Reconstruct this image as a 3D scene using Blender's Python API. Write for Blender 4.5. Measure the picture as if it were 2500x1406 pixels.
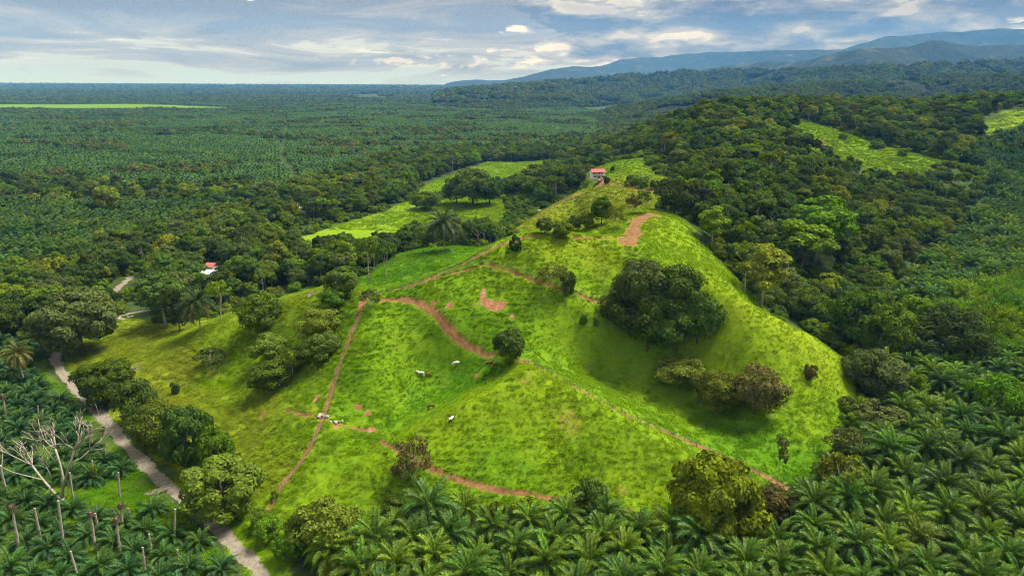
import bpy, bmesh, math, random
import numpy as np
from mathutils import Matrix, Vector, Euler

R = math.radians
scene = bpy.context.scene
for o in list(bpy.data.objects):
    bpy.data.objects.remove(o)

# ------------------------------------------------------------------ camera
CAM_H = 95.0
FOC = 1665.0                      # focal length in photograph pixels (2500 wide)
PITCH, ROLL = R(16.78), R(0.25)
cam_data = bpy.data.cameras.new('camera')
cam_data.sensor_width = 36.0
cam_data.lens = FOC / 2500 * 36.0
cam_data.clip_start = 1.0
cam_data.clip_end = 60000.0
cam = bpy.data.objects.new('camera', cam_data)
scene.collection.objects.link(cam)
CAM_ROT = Matrix.Rotation(R(90) - PITCH, 3, 'X') @ Matrix.Rotation(ROLL, 3, 'Z')
cam.matrix_world = Matrix.Translation((0, 0, CAM_H)) @ CAM_ROT.to_4x4()
scene.camera = cam
RN = np.array(CAM_ROT)

# ------------------------------------------------------------------ light
SUN_AZ, SUN_EL = R(66), R(61)     # azimuth clockwise from +Y, elevation
sun_data = bpy.data.lights.new('sun', 'SUN')
sun_data.energy = 2.7
sun_data.angle = R(25)
sun_data.color = (1.0, 0.95, 0.86)
sun = bpy.data.objects.new('sun', sun_data)
scene.collection.objects.link(sun)
sun_dir = Vector((math.sin(SUN_AZ) * math.cos(SUN_EL), math.cos(SUN_AZ) * math.cos(SUN_EL), math.sin(SUN_EL)))
sun.rotation_euler = sun_dir.to_track_quat('Z', 'Y').to_euler()
sun.location = sun_dir * 400

# ------------------------------------------------------------------ exposure and render
scene.render.engine = 'CYCLES'
vs = scene.view_settings
scene.display_settings.display_device = 'sRGB'
vs.view_transform = 'Standard'
vs.look = 'None'
vs.exposure = EXPOSURE = 1.42
vs.gamma = 1.0
vs.use_curve_mapping = False
cy = scene.cycles
cy.max_bounces = 4
cy.diffuse_bounces = 2
cy.glossy_bounces = 1
cy.transmission_bounces = 2
cy.transparent_max_bounces = 4
cy.volume_bounces = 1
cy.use_denoising = True
cy.denoiser = 'OPENIMAGEDENOISE'
cy.denoising_prefilter = 'NONE'
cy.caustics_reflective = False
cy.caustics_refractive = False
cy.use_adaptive_sampling = True
cy.adaptive_threshold = 0.02
cy.filter_width = 1.1
scene.render.use_persistent_data = False

# ------------------------------------------------------------------ small maths
def sstep(a, b, x):
    t = np.clip((x - a) / (b - a), 0, 1)
    return t * t * (3 - 2 * t)

def _hash(ix, iy, seed):
    n = (ix.astype(np.int64) * 374761393 + iy.astype(np.int64) * 668265263 + seed * 974711) & 0x7fffffff
    n = ((n ^ (n >> 13)) * 1274126177) & 0x7fffffff
    n = n ^ (n >> 16)
    return (n & 0xffff) / 65535.0

def vnoise(x, y, seed=0):
    x = np.asarray(x, float); y = np.asarray(y, float)
    ix, iy = np.floor(x), np.floor(y)
    fx, fy = x - ix, y - iy
    fx = fx * fx * fx * (fx * (fx * 6 - 15) + 10); fy = fy * fy * fy * (fy * (fy * 6 - 15) + 10)
    a, b = _hash(ix, iy, seed), _hash(ix + 1, iy, seed)
    c, d = _hash(ix, iy + 1, seed), _hash(ix + 1, iy + 1, seed)
    return (a + (b - a) * fx) * (1 - fy) + (c + (d - c) * fx) * fy

def fbm(x, y, seed=0, octaves=4, gain=0.5):
    s, a, t = 0.0, 1.0, 0.0
    for k in range(octaves):
        s = s + a * vnoise(x * 2 ** k + 17.3 * k, y * 2 ** k - 9.1 * k, seed + k)
        t += a; a *= gain
    return s / t                   # 0..1

# ------------------------------------------------------------------ terrain heights
def ray(px, py):
    d = RN @ np.array([(px - 1250) / FOC, -(py - 703) / FOC, -1.0])
    return d / np.linalg.norm(d)

CTRL_PIX = """
0 1406 0;400 1406 0;800 1406 0;1250 1406 0;1700 1406 0;2100 1406 0;2500 1406 0
2300 1250 0;2500 1150 0;2200 1100 0;2400 950 0;2500 800 1
650 1250 1;900 1230 2;1150 1230 2.5;1400 1240 2;1650 1230 1;1900 1200 1;1980 1180 .5
1290 888 19;1250 915 17.6;1180 955 15;1090 1010 12;1000 1055 9.2;940 1072 8;1360 925 17.5;1450 985 14;1560 1045 9.5;1100 1150 6;1300 1195 4.5;1500 1200 3.5;1300 1000 14.5;1400 1060 10.2
1690 1080 6;1200 1060 10.2;1240 862 19
1030 930 10;1100 890 13;1150 900 13.5;1070 970 8.8;870 1000 9;930 1040 8;900 900 16;885 820 21;885 735 26
800 960 11;790 1020 9.5;715 1150 4;655 1245 1.5
700 980 8;650 940 7.5;780 870 14;760 760 21;800 690 26;700 720 20;640 740 16;560 765 10;500 790 6;640 870 9;520 900 5;400 900 3
300 850 2;280 790 2;450 1000 2;580 1080 1.5;600 1150 1;140 870 0;250 1020 0;400 1170 0;520 1280 0;60 1000 0;60 1200 0
950 705 28;1040 680 31;1160 622 36;1220 592 39;1300 574 41;1400 575 40;1500 575 39;1540 577 38.5
1200 742 26;1100 800 21.5;1300 800 22;1400 740 26;1250 660 33;1450 680 30;1450 820 18.5
1450 900 10.5;1400 880 13;1550 950 7.5;1600 970 6.4;1700 1000 5.2;1850 1080 3.5;1950 1130 1.5
1600 780 22;1700 850 16;1800 900 13;1900 980 8;1980 1060 4
1560 620 36;1650 670 33.5;1720 690 31.5;1800 725 28.5;1900 775 23;2000 830 16.5;2060 880 10.5;2090 950 5.5;2070 1050 2.5
1600 545 36.5;1650 590 33;1700 630 29.5;1760 682 26;1810 700 21
1560 530 37;1600 525 36.5;1450 545 20;1380 545 15;1520 540 25
1461 442 34;1420 465 31;1380 485 26;1330 512 19;1290 540 12;1510 450 34.5;1570 462 36;1620 470 37;1450 490 29;1520 490 31.5;1580 510 34;1400 530 17
1500 395 36;1560 430 33;1340 440 8;1280 470 7
1000 620 13;1090 605 14;1160 608 15;950 680 11;930 697 10.5;1100 640 15;870 693 24
700 650 5;500 700 3;900 640 7;850 600 5
100 700 0;0 600 0;300 600 .5;600 550 1;900 530 3;1150 500 4;1000 470 4;1250 440 4;1350 395 5;700 430 0;300 400 0;1000 380 1;1300 360 2
1960 303 59;2050 322 53;2150 342 47;2250 378 40;2330 408 34;1930 350 47;2050 378 40
2300 600 3;2450 560 5;2200 680 2;2500 450 14;2400 520 8
2480 300 51;2500 340 47;2380 355 42
"""
# behind a crest: pixel, its height, metres further on, metres lower
CTRL_BEHIND = """
950 705 28 28 13;1040 680 31 28 13;1160 622 36 28 13;1220 592 39 25 11;1220 592 39 60 23;1300 574 41 25 9;1300 574 41 60 18;1400 575 40 25 9;1500 575 39 20 4
1800 725 28.5 20 10;1900 775 23 14 8;1900 775 23 35 17;2000 830 16.5 14 8;1720 690 31.5 14 6
800 690 26 18 10;700 720 20 18 10;640 740 16 15 8;560 765 10 14 5;1420 465 31 20 10;1380 485 26 20 10;1330 512 19 20 8
"""
CTRL_WORLD = """
110 270 10;140 300 6;170 260 1;130 235 4;200 300 2
210 690 68;150 640 52;100 620 30;70 640 12;40 700 4;50 585 18;130 560 45;170 500 45;160 420 38;200 400 28;150 350 28;120 330 30
200 560 52;260 620 57;300 700 62;120 760 30;200 800 50;30 850 3;100 900 8
300 850 62;450 830 62;600 820 66;700 700 66;800 600 60;600 500 30;450 400 8;600 350 8;800 400 20
300 1000 40;500 1000 45;700 1000 55;300 1200 15;600 1250 30
-600 100 0;-600 400 0;-600 800 0;-600 1200 0;-300 600 0;-300 900 0;-200 450 0;0 1100 0;100 1250 3;-300 1200 0;0 50 0;300 100 0
600 100 0;-300 50 0;350 200 0;500 250 2;800 150 5;-200 330 0
"""
def _ctrl():
    pts = []
    for s in CTRL_PIX.replace('\n', ';').split(';'):
        if s.strip():
            a, b, z = map(float, s.split())
            z *= 1.15 if b >= 500 else 1.0
            d = ray(a, b); t = (z - CAM_H) / d[2]
            pts.append((d[0] * t, d[1] * t, z))
    for s in CTRL_BEHIND.replace('\n', ';').split(';'):
        if s.strip():
            a, b, z, dd, dz = map(float, s.split())
            z *= 1.15 if b >= 500 else 1.0
            d = ray(a, b); t = (z - CAM_H) / d[2]; q = math.hypot(d[0], d[1]); u = d[:2] / q
            pts.append((d[0] * t + u[0] * dd, d[1] * t + u[1] * dd, z - dz))
    for s in CTRL_WORLD.replace('\n', ';').split(';'):
        if s.strip():
            pts.append(tuple(map(float, s.split())))
    return np.array(pts)
CP = _ctrl()
def _kern(r2):
    return np.where(r2 > 0, 0.5 * r2 * np.log(np.maximum(r2, 1e-9)), 0.0)
def _tps_fit(P, lam):
    n = len(P); S = 100.0
    xy = P[:, :2] / S
    K = _kern(((xy[:, None] - xy[None]) ** 2).sum(-1)) + lam * np.eye(n)
    Q = np.c_[np.ones(n), xy]
    A = np.block([[K, Q], [Q.T, np.zeros((3, 3))]])
    w = np.linalg.solve(A, np.r_[P[:, 2], 0, 0, 0])
    return xy, w
TPS_XY, TPS_W = _tps_fit(CP, 0.0002)
def tps(x, y):
    x = np.ravel(x) / 100.0; y = np.ravel(y) / 100.0
    out = np.empty(len(x)); n = len(TPS_XY)
    for s in range(0, len(x), 40000):
        e = slice(s, s + 40000)
        r2 = (x[e, None] - TPS_XY[None, :, 0]) ** 2 + (y[e, None] - TPS_XY[None, :, 1]) ** 2
        out[e] = _kern(r2) @ TPS_W[:n] + TPS_W[n] + TPS_W[n + 1] * x[e] + TPS_W[n + 2] * y[e]
    return out
def macro(x, y):
    right = sstep(150, 900, x - 0.08 * (y - 900))
    return right * (18 + 40 * fbm(x / 400 + 3, y / 400, 5, 3)) * sstep(0, 400, y) * (0.5 + 0.5 * sstep(-200, 800, x))
def smax(a, b, k):
    return 0.5 * (a + b + np.sqrt((a - b) ** 2 + k * k))
def _unproject(px, py, z):
    d = ray(px, py); t = (z - CAM_H) / d[2]; return np.array([d[0] * t, d[1] * t, z])
def _plane(p, q, r_):
    n = np.cross(q - p, r_ - p); return lambda x, y: p[2] - (n[0] * (x - p[0]) + n[1] * (y - p[1])) / n[2]
_apex = _unproject(1290, 890, 24.6)
_kl, _kr = _unproject(965, 1064, 9.8), _unproject(1690, 1085, 6.4)
_front = _plane(_apex, _unproject(1130, 1170, 5.6), _unproject(1480, 1205, 3.4))
_left = _plane(_apex, _kl, _apex + np.array([-12.0, 5.0, -7.5]))
_right = _plane(_apex, _kr, _apex + np.array([12.0, 6.0, -7.0]))
def knoll(x, y):
    return -smax(-_front(x, y), smax(-_left(x, y), -_right(x, y), 1.0), 1.2)
def height(x, y):
    x = np.atleast_1d(np.asarray(x, float)); y = np.atleast_1d(np.asarray(y, float)); shp = x.shape
    xf, yf = x.ravel(), y.ravel()
    w = (1 - sstep(1000, 1300, yf)) * sstep(-560, -380, xf) * (1 - sstep(620, 850, xf)) * sstep(20, 90, yf)
    h = macro(xf, yf) * (1 - w)
    m = w > 0
    if m.any():
        h[m] += w[m] * tps(xf[m], yf[m])
        q = m & (np.abs(xf - 8) < 75) & (yf > 120) & (yf < 215)
        if q.any(): h[q] = smax(h[q], knoll(xf[q], yf[q]), 0.9)
    h = np.where(h < 2.0, 2.0 * np.exp(np.minimum(h - 2.0, 0) / 2.0), h) - 0.74
    hill = sstep(1.5, 8, h)
    h = h + hill * 0.11 * np.sin(h * 5.2 + 5 * fbm(xf / 9, yf / 9, 13, 2)) * (yf < 520)      # cattle terraces along the contour
    h = h + hill * (fbm(xf / 26, yf / 26, 11, 3) - 0.5) * 2.2 + (fbm(xf / 60, yf / 60, 31, 2) - 0.5) * 0.8
    return h.reshape(shp)
def hit(px, py):
    """the ground point seen at a pixel of the photograph"""
    d = ray(px, py)
    t = np.concatenate([np.arange(90, 1200, 1.5), np.geomspace(1200, 16000, 600)])
    x, y, z = d[0] * t, d[1] * t, CAM_H + d[2] * t
    below = z < height(x, y)
    if not below.any():
        k = len(t) - 1
        return Vector((x[k], y[k], float(height(x[k], y[k])[0])))
    k = int(np.argmax(below)); a, b = t[k - 1], t[k]
    for _ in range(14):
        m = (a + b) / 2
        if CAM_H + d[2] * m < height(d[0] * m, d[1] * m)[0]: b = m
        else: a = m
    return Vector((d[0] * b, d[1] * b, float(height(d[0] * b, d[1] * b)[0])))
def hits(s):
    return [hit(*map(float, q.split(','))) for q in s.split()]

# ------------------------------------------------------------------ world: broken cloud over a pale tropical sky
def N(nt, typ, **kw):
    n = nt.nodes.new(typ)
    for k, v in kw.items():
        if k.startswith('i_'):
            key = k[2:]
            key = int(key) if key.isdigit() else key.replace('_', ' ')
            n.inputs[key].default_value = v
        else:
            setattr(n, k, v)
    return n
def math_node(nt, op, a, b=None, c=None, clamp=False):
    n = nt.nodes.new('ShaderNodeMath'); n.operation = op; n.use_clamp = clamp
    for k, v in enumerate((a, b, c)):
        if v is None: continue
        if isinstance(v, (int, float)): n.inputs[k].default_value = v
        else: nt.links.new(v, n.inputs[k])
    return n.outputs[0]
def mix_col(nt, f, a, b, mode='MIX'):
    n = nt.nodes.new('ShaderNodeMix'); n.data_type = 'RGBA'; n.blend_type = mode
    for s, v in ((n.inputs[0], f), (n.inputs[6], a), (n.inputs[7], b)):
        if isinstance(v, (int, float)): s.default_value = v
        elif isinstance(v, tuple): s.default_value = (*v, 1.0)
        else: nt.links.new(v, s)
    return n.outputs[2]
def map_range(nt, v, a, b, c=0.0, d=1.0, smooth=True):
    n = nt.nodes.new('ShaderNodeMapRange'); n.interpolation_type = 'SMOOTHSTEP' if smooth else 'LINEAR'
    nt.links.new(v, n.inputs[0])
    for k, q in enumerate((a, b, c, d)): n.inputs[k + 1].default_value = q
    return n.outputs[0]
def ramp(nt, v, stops, interp='LINEAR'):
    n = nt.nodes.new('ShaderNodeValToRGB'); cr = n.color_ramp; cr.interpolation = interp
    while len(cr.elements) < len(stops): cr.elements.new(0.5)
    for e, (p, c) in zip(cr.elements, stops):
        e.position = p; e.color = (*c, 1.0)
    nt.links.new(v, n.inputs[0])
    return n.outputs[0]

world = bpy.data.worlds.new('World'); scene.world = world
world.use_nodes = True
def build_world():
    nt = world.node_tree; nt.nodes.clear()
    out = N(nt, 'ShaderNodeOutputWorld'); bg = N(nt, 'ShaderNodeBackground')
    nt.links.new(bg.outputs[0], out.inputs[0])
    sky = N(nt, 'ShaderNodeTexSky', sky_type='NISHITA', sun_disc=False, sun_elevation=SUN_EL, sun_rotation=SUN_AZ,
            air_density=1.0, dust_density=1.5, ozone_density=1.5, altitude=100)
    geo = N(nt, 'ShaderNodeTexCoord')
    sep = N(nt, 'ShaderNodeSeparateXYZ'); nt.links.new(geo.outputs['Generated'], sep.inputs[0])
    x, y, z = sep.outputs
    az = math_node(nt, 'ARCTAN2', x, y)
    def coords(sx, sz, oz=0.0, ox=0.0):
        c = N(nt, 'ShaderNodeCombineXYZ')
        nt.links.new(math_node(nt, 'MULTIPLY_ADD', x, sx, ox), c.inputs[0])
        nt.links.new(math_node(nt, 'MULTIPLY', y, sx), c.inputs[1])
        nt.links.new(math_node(nt, 'MULTIPLY_ADD', z, sz, oz), c.inputs[2])
        return c.outputs[0]
    def noise(vec, scale=1.0, detail=7.0, rough=0.55, dist=0.0):
        n = N(nt, 'ShaderNodeTexNoise', i_Scale=scale, i_Detail=detail, i_Roughness=rough, i_Distortion=dist)
        nt.links.new(vec, n.inputs['Vector'])
        return n.outputs[0]
    # clear air seen between and below the clouds: the Nishita sky, whitened by high thin cloud
    clear = mix_col(nt, 1.0, sky.outputs[0], (0.085, 0.085, 0.085), 'MULTIPLY')
    veil = ramp(nt, map_range(nt, z, -0.02, 0.22, smooth=False), [(0.0, (0.30, 0.42, 0.47)), (0.10, (0.33, 0.45, 0.50)), (0.17, (0.40, 0.46, 0.50)),
                (0.35, (0.44, 0.47, 0.51)), (0.6, (0.44, 0.48, 0.54)), (1.0, (0.46, 0.50, 0.56))])
    thin = noise(coords(2.2, 20, 3.1), 1.0, 3, 0.5)
    base = mix_col(nt, map_range(nt, thin, 0.25, 0.7, 0.86, 0.98), clear, veil)
    # bright sheets far off on the left
    nb = noise(coords(3.0, 42, 1.7), 1.0, 5, 0.55, 0.3)
    bright = math_node(nt, 'MULTIPLY', map_range(nt, nb, 0.54, 0.62), map_range(nt, z, 0.015, 0.03))
    base = mix_col(nt, math_node(nt, 'MULTIPLY', bright, 0.8), base, (0.60, 0.60, 0.60))
    # layer of flat blue grey stratus, denser upward, then opened overhead for more ambient light
    ns = noise(coords(4.8, 34, 7.7), 1.0, 9, 0.64, 0.8)
    cov = math_node(nt, 'MINIMUM', map_range(nt, z, 0.0, 0.085, -0.10, 0.10, smooth=False), 0.10)
    cov = math_node(nt, 'ADD', cov, map_range(nt, az, -0.55, -0.05, 0.025, 0.10))
    cov = math_node(nt, 'SUBTRACT', cov, map_range(nt, z, 0.14, 0.55, 0.0, 0.20))
    st = math_node(nt, 'ADD', ns, cov)
    sa = map_range(nt, st, 0.49, 0.54)
    scol = ramp(nt, map_range(nt, st, 0.49, 0.72, smooth=False), [(0.0, (0.42, 0.43, 0.45)), (0.18, (0.31, 0.30, 0.30)), (0.5, (0.23, 0.225, 0.23)), (1.0, (0.14, 0.14, 0.15))])
    base = mix_col(nt, math_node(nt, 'MULTIPLY', sa, 0.92), base, scol)
    # heaped cumulus over the mountains
    side = map_range(nt, az, -0.16, 0.16)
    hb = math_node(nt, 'MULTIPLY_ADD', az, 0.055, 0.014)           # the cloud base climbs to the right
    up = math_node(nt, 'SUBTRACT', z, hb)
    band = math_node(nt, 'MULTIPLY', math_node(nt, 'MULTIPLY', map_range(nt, up, -0.004, 0.012), side), map_range(nt, z, 0.50, 0.20))
    warp = N(nt, 'ShaderNodeTexNoise', i_Scale=1.0, i_Detail=3.0); nt.links.new(coords(11, 34, 1.1), warp.inputs['Vector'])
    def heap(dz, dx=0.0, fine=8):
        v = N(nt, 'ShaderNodeVectorMath', operation='MULTIPLY_ADD'); nt.links.new(warp.outputs['Color'], v.inputs[0]); v.inputs[1].default_value = (0.5, 0.5, 0.5); nt.links.new(coords(5.6, 24, 4.2 + dz * 24, dx), v.inputs[2])
        return noise(v.outputs[0], 1.0, fine, 0.60)
    d0 = heap(0.0)
    dens = math_node(nt, 'ADD', d0, math_node(nt, 'MULTIPLY_ADD', band, 0.36, -0.225))
    ca = map_range(nt, dens, 0.43, 0.465)
    lit = math_node(nt, 'SUBTRACT', d0, heap(0.014, 0.05, 5))
    body = ramp(nt, map_range(nt, lit, -0.09, 0.10, smooth=False), [(0.0, (0.11, 0.11, 0.12)), (0.35, (0.20, 0.195, 0.20)), (0.6, (0.31, 0.30, 0.30)), (0.85, (0.43, 0.425, 0.42)), (1.0, (0.66, 0.64, 0.62))])
    thick = map_range(nt, dens, 0.47, 0.74, 1.0, 0.55)
    body = mix_col(nt, 1.0, body, thick, 'MULTIPLY')
    base = mix_col(nt, ca, base, body)
    # row of small bright cumulus low over the plain
    nr = noise(coords(26, 60, 2.6), 1.0, 4, 0.55, 0.0)
    row = math_node(nt, 'MULTIPLY', map_range(nt, z, 0.016, 0.020), map_range(nt, z, 0.042, 0.030))
    row = math_node(nt, 'MULTIPLY', row, map_range(nt, math_node(nt, 'ABSOLUTE', math_node(nt, 'SUBTRACT', az, -0.02)), 0.30, 0.10))
    ra = math_node(nt, 'MULTIPLY', map_range(nt, nr, 0.53, 0.64), row)
    base = mix_col(nt, math_node(nt, 'MULTIPLY', ra, 0.65), base, (0.70, 0.67, 0.64))
    low = map_range(nt, z, 0.0, 0.022, 0.55, 0.0)
    base = mix_col(nt, low, base, (0.44, 0.53, 0.60))
    base = mix_col(nt, 1.0, base, (1.0, 0.93, 0.76), 'MULTIPLY')
    nt.links.new(base, bg.inputs[0])
    bg.inputs[1].default_value = 0.64
build_world()
world.cycles.sampling_method = 'MANUAL'
world.cycles.sample_map_resolution = 512

# ------------------------------------------------------------------ materials
def new_mat(name):
    m = bpy.data.materials.new(name); m.use_nodes = True
    nt = m.node_tree; nt.nodes.clear()
    out = N(nt, 'ShaderNodeOutputMaterial')
    return m, nt, out
def mat_plain(name, col, rough=0.7, var=0.25, scale=3.0, bump=0.0, spec=0.3):
    m, nt, out = new_mat(name)
    p = N(nt, 'ShaderNodeBsdfPrincipled', i_Roughness=rough); p.inputs['Specular IOR Level'].default_value = spec
    tc = N(nt, 'ShaderNodeTexCoord')
    n = N(nt, 'ShaderNodeTexNoise', i_Scale=scale, i_Detail=5.0, i_Roughness=0.6); nt.links.new(tc.outputs['Object'], n.inputs['Vector'])
    lo = tuple(c * (1 - var) for c in col); hi = tuple(min(1, c * (1 + var)) for c in col)
    nt.links.new(ramp(nt, n.outputs[0], [(0.3, lo), (0.7, hi)]), p.inputs['Base Color'])
    if bump:
        b = N(nt, 'ShaderNodeBump', i_Strength=bump, i_Distance=0.1); nt.links.new(n.outputs[0], b.inputs['Height']); nt.links.new(b.outputs[0], p.inputs['Normal'])
    nt.links.new(p.outputs[0], out.inputs[0])
    return m
def mat_leaf(name, translucent=0.25, gloss=0.0, var=0.35, patch=0.6, massed=False, agez=None):
    """foliage: the object's own colour, varied from leaf to leaf and clump to clump"""
    m, nt, out = new_mat(name)
    oi = N(nt, 'ShaderNodeObjectInfo')
    geo = N(nt, 'ShaderNodeNewGeometry'); tc = N(nt, 'ShaderNodeTexCoord')
    n = N(nt, 'ShaderNodeTexNoise', i_Scale=patch, i_Detail=2.0); nt.links.new(tc.outputs['Object'], n.inputs['Vector'])
    v = math_node(nt, 'ADD', math_node(nt, 'MULTIPLY', geo.outputs['Random Per Island'], 0.55), math_node(nt, 'MULTIPLY', n.outputs[0], 0.45))
    val = map_range(nt, v, 0.15, 0.85, 1 - var, 1 + var, smooth=False)
    own = map_range(nt, oi.outputs['Random'], 0, 1, 0.72, 1.3, smooth=False)
    hs = N(nt, 'ShaderNodeHueSaturation')
    rnd2 = math_node(nt, 'FRACT', math_node(nt, 'MULTIPLY', oi.outputs['Random'], 7.31))
    nt.links.new(map_range(nt, rnd2, 0, 1, 0.487, 0.522, smooth=False), hs.inputs['Hue'])
    nt.links.new(math_node(nt, 'MULTIPLY', val, own), hs.inputs['Value'])
    src = N(nt, 'ShaderNodeAttribute', attribute_name='tint', attribute_type='INSTANCER') if massed else oi
    nt.links.new(src.outputs['Color'], hs.inputs['Color'])
    lc = hs.outputs[0]
    if agez is not None:          # fresh fronds stand in the middle of the crown, old browning ones hang below it
        so = N(nt, 'ShaderNodeSeparateXYZ'); nt.links.new(tc.outputs['Object'], so.inputs[0])
        lc = mix_col(nt, map_range(nt, so.outputs[2], agez + 1.8, agez + 4.4), lc, mix_col(nt, 1.0, lc, (1.45, 1.35, 0.9), 'MULTIPLY'))
        lc = mix_col(nt, map_range(nt, so.outputs[2], agez - 0.2, agez - 2.2), lc, mix_col(nt, 1.0, lc, (1.7, 0.95, 0.7), 'MULTIPLY'))
    d = N(nt, 'ShaderNodeBsdfDiffuse'); t = N(nt, 'ShaderNodeBsdfTranslucent')
    nt.links.new(lc, d.inputs[0])
    nt.links.new(mix_col(nt, 1.0, lc, (1.25, 1.2, 0.5), 'MULTIPLY'), t.inputs[0])
    mx = N(nt, 'ShaderNodeMixShader', i_0=translucent)
    nt.links.new(d.outputs[0], mx.inputs[1]); nt.links.new(t.outputs[0], mx.inputs[2])
    last = mx.outputs[0]
    if gloss:
        g = N(nt, 'ShaderNodeBsdfGlossy', i_Roughness=0.42)
        g.inputs[0].default_value = (0.8, 0.9, 0.85, 1)
        m2 = N(nt, 'ShaderNodeMixShader', i_0=gloss)
        nt.links.new(last, m2.inputs[1]); nt.links.new(g.outputs[0], m2.inputs[2]); last = m2.outputs[0]
    nt.links.new(last, out.inputs[0])
    return m
M = {}
M['leaf'] = mat_leaf('leaf', 0.22, 0.0, 0.42)
M['palm'] = mat_leaf('palm_leaf', 0.25, 0.012, 0.5)
M['palm_crown'] = mat_leaf('palm_crown_leaf', 0.25, 0.012, 0.5, agez=0.0)
M['palm_crown_mass'] = mat_leaf('palm_crown_leaf_of_plantation', 0.25, 0.012, 0.5, massed=True, agez=5.5)
M['leaf_mass'] = mat_leaf('leaf_of_woods', 0.22, 0.0, 0.42, massed=True)
M['palm_mass'] = mat_leaf('palm_leaf_of_plantation', 0.25, 0.012, 0.5, massed=True)
M['bark'] = mat_plain('bark', (0.16, 0.12, 0.085), 0.9, 0.4, 1.5, 0.5)
M['pale_bark'] = mat_plain('pale_bark', (0.42, 0.37, 0.30), 0.9, 0.3, 1.5, 0.5)
M['dead_wood'] = mat_plain('dead_wood', (0.40, 0.34, 0.28), 0.9, 0.35, 1.2, 0.5)
M['palm_trunk'] = mat_plain('palm_trunk', (0.13, 0.09, 0.06), 0.95, 0.45, 2.0, 0.6)
M['rachis'] = mat_plain('frond_stalk', (0.13, 0.19, 0.04), 0.6, 0.25, 1.0)
M['white'] = mat_plain('white_paint', (0.78, 0.78, 0.75), 0.6, 0.06, 0.8)
M['red_roof'] = mat_plain('red_roof', (0.42, 0.09, 0.075), 0.55, 0.2, 0.6)
M['pink_roof'] = mat_plain('faded_red_roof', (0.45, 0.14, 0.12), 0.6, 0.2, 0.6)
M['zinc'] = mat_plain('zinc_sheet', (0.66, 0.68, 0.68), 0.45, 0.15, 0.6)
M['dark'] = mat_plain('interior_shade', (0.02, 0.022, 0.022), 0.5, 0.2, 1.0)  # near-black colour stands in for shade inside openings and windows
M['wood'] = mat_plain('weathered_wood', (0.30, 0.25, 0.19), 0.9, 0.3, 3.0)
M['stone'] = mat_plain('pale_rubble', (0.46, 0.42, 0.36), 0.9, 0.25, 2.0, 0.4)
M['wire'] = mat_plain('fence_wire', (0.25, 0.24, 0.22), 0.6, 0.1, 1.0)

def mat_cow():
    m, nt, out = new_mat('cattle_hide')
    oi = N(nt, 'ShaderNodeObjectInfo'); tc = N(nt, 'ShaderNodeTexCoord')
    n = N(nt, 'ShaderNodeTexNoise', i_Scale=2.0, i_Detail=2.0); nt.links.new(tc.outputs['Object'], n.inputs['Vector'])
    p = N(nt, 'ShaderNodeBsdfPrincipled', i_Roughness=0.8); p.inputs['Specular IOR Level'].default_value = 0.2
    nt.links.new(mix_col(nt, map_range(nt, n.outputs[0], 0.3, 0.7, 0.0, 0.25), oi.outputs['Color'], (0.1, 0.08, 0.06)), p.inputs['Base Color'])
    nt.links.new(p.outputs[0], out.inputs[0]); return m
M['cow'] = mat_cow()
def mat_pied():
    m, nt, out = new_mat('black_and_white_hide')
    tc = N(nt, 'ShaderNodeTexCoord'); sp = N(nt, 'ShaderNodeSeparateXYZ'); nt.links.new(tc.outputs['Object'], sp.inputs[0])
    p = N(nt, 'ShaderNodeBsdfPrincipled', i_Roughness=0.8)
    f = map_range(nt, sp.outputs[2], 0.98, 1.06)
    nt.links.new(mix_col(nt, f, (0.015, 0.014, 0.013), (0.75, 0.74, 0.70)), p.inputs['Base Color'])
    nt.links.new(p.outputs[0], out.inputs[0]); return m
M['pied'] = mat_pied()

GRASS_LUSH, GRASS_LIME, GRASS_DRY = (0.080, 0.205, 0.004), (0.190, 0.290, 0.006), (0.225, 0.215, 0.022)
def grass_colour(nt, lush, wet, pos):
    """pasture colour at a world position: lush (0 yellow green .. 1 deep green), wet (1 = bright lime growth, sunlit shoulder painted in)"""
    def noise(scale, detail=4, rough=0.6):
        n = N(nt, 'ShaderNodeTexNoise', i_Scale=scale, i_Detail=float(detail), i_Roughness=rough); nt.links.new(pos, n.inputs['Vector']); return n.outputs[0]
    n1, n2, n3 = noise(0.035, 3), noise(0.16, 4), noise(0.9, 4, 0.7)
    a = math_node(nt, 'ADD', lush, map_range(nt, n1, 0.3, 0.7, -0.28, 0.28))
    a = math_node(nt, 'ADD', a, map_range(nt, n2, 0.3, 0.7, -0.25, 0.25), clamp=True)
    c = mix_col(nt, a, GRASS_LIME, GRASS_LUSH)
    dry = math_node(nt, 'MULTIPLY', map_range(nt, n2, 0.52, 0.72), math_node(nt, 'SUBTRACT', 1.0, lush, clamp=True))
    c = mix_col(nt, math_node(nt, 'MULTIPLY', dry, 0.55), c, GRASS_DRY)
    parched = math_node(nt, 'MULTIPLY', map_range(nt, lush, 0.38, 0.02), 0.55)
    c = mix_col(nt, parched, c, GRASS_DRY)
    c = mix_col(nt, math_node(nt, 'MULTIPLY', wet, 0.75), c, (0.215, 0.325, 0.006))  # brighter lime grass; on the right shoulder it paints in sunlight
    return mix_col(nt, 1.0, c, mix_col(nt, map_range(nt, n3, 0.3, 0.7), (0.84, 0.84, 0.84), (1.16, 1.16, 1.16)), 'MULTIPLY')
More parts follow.
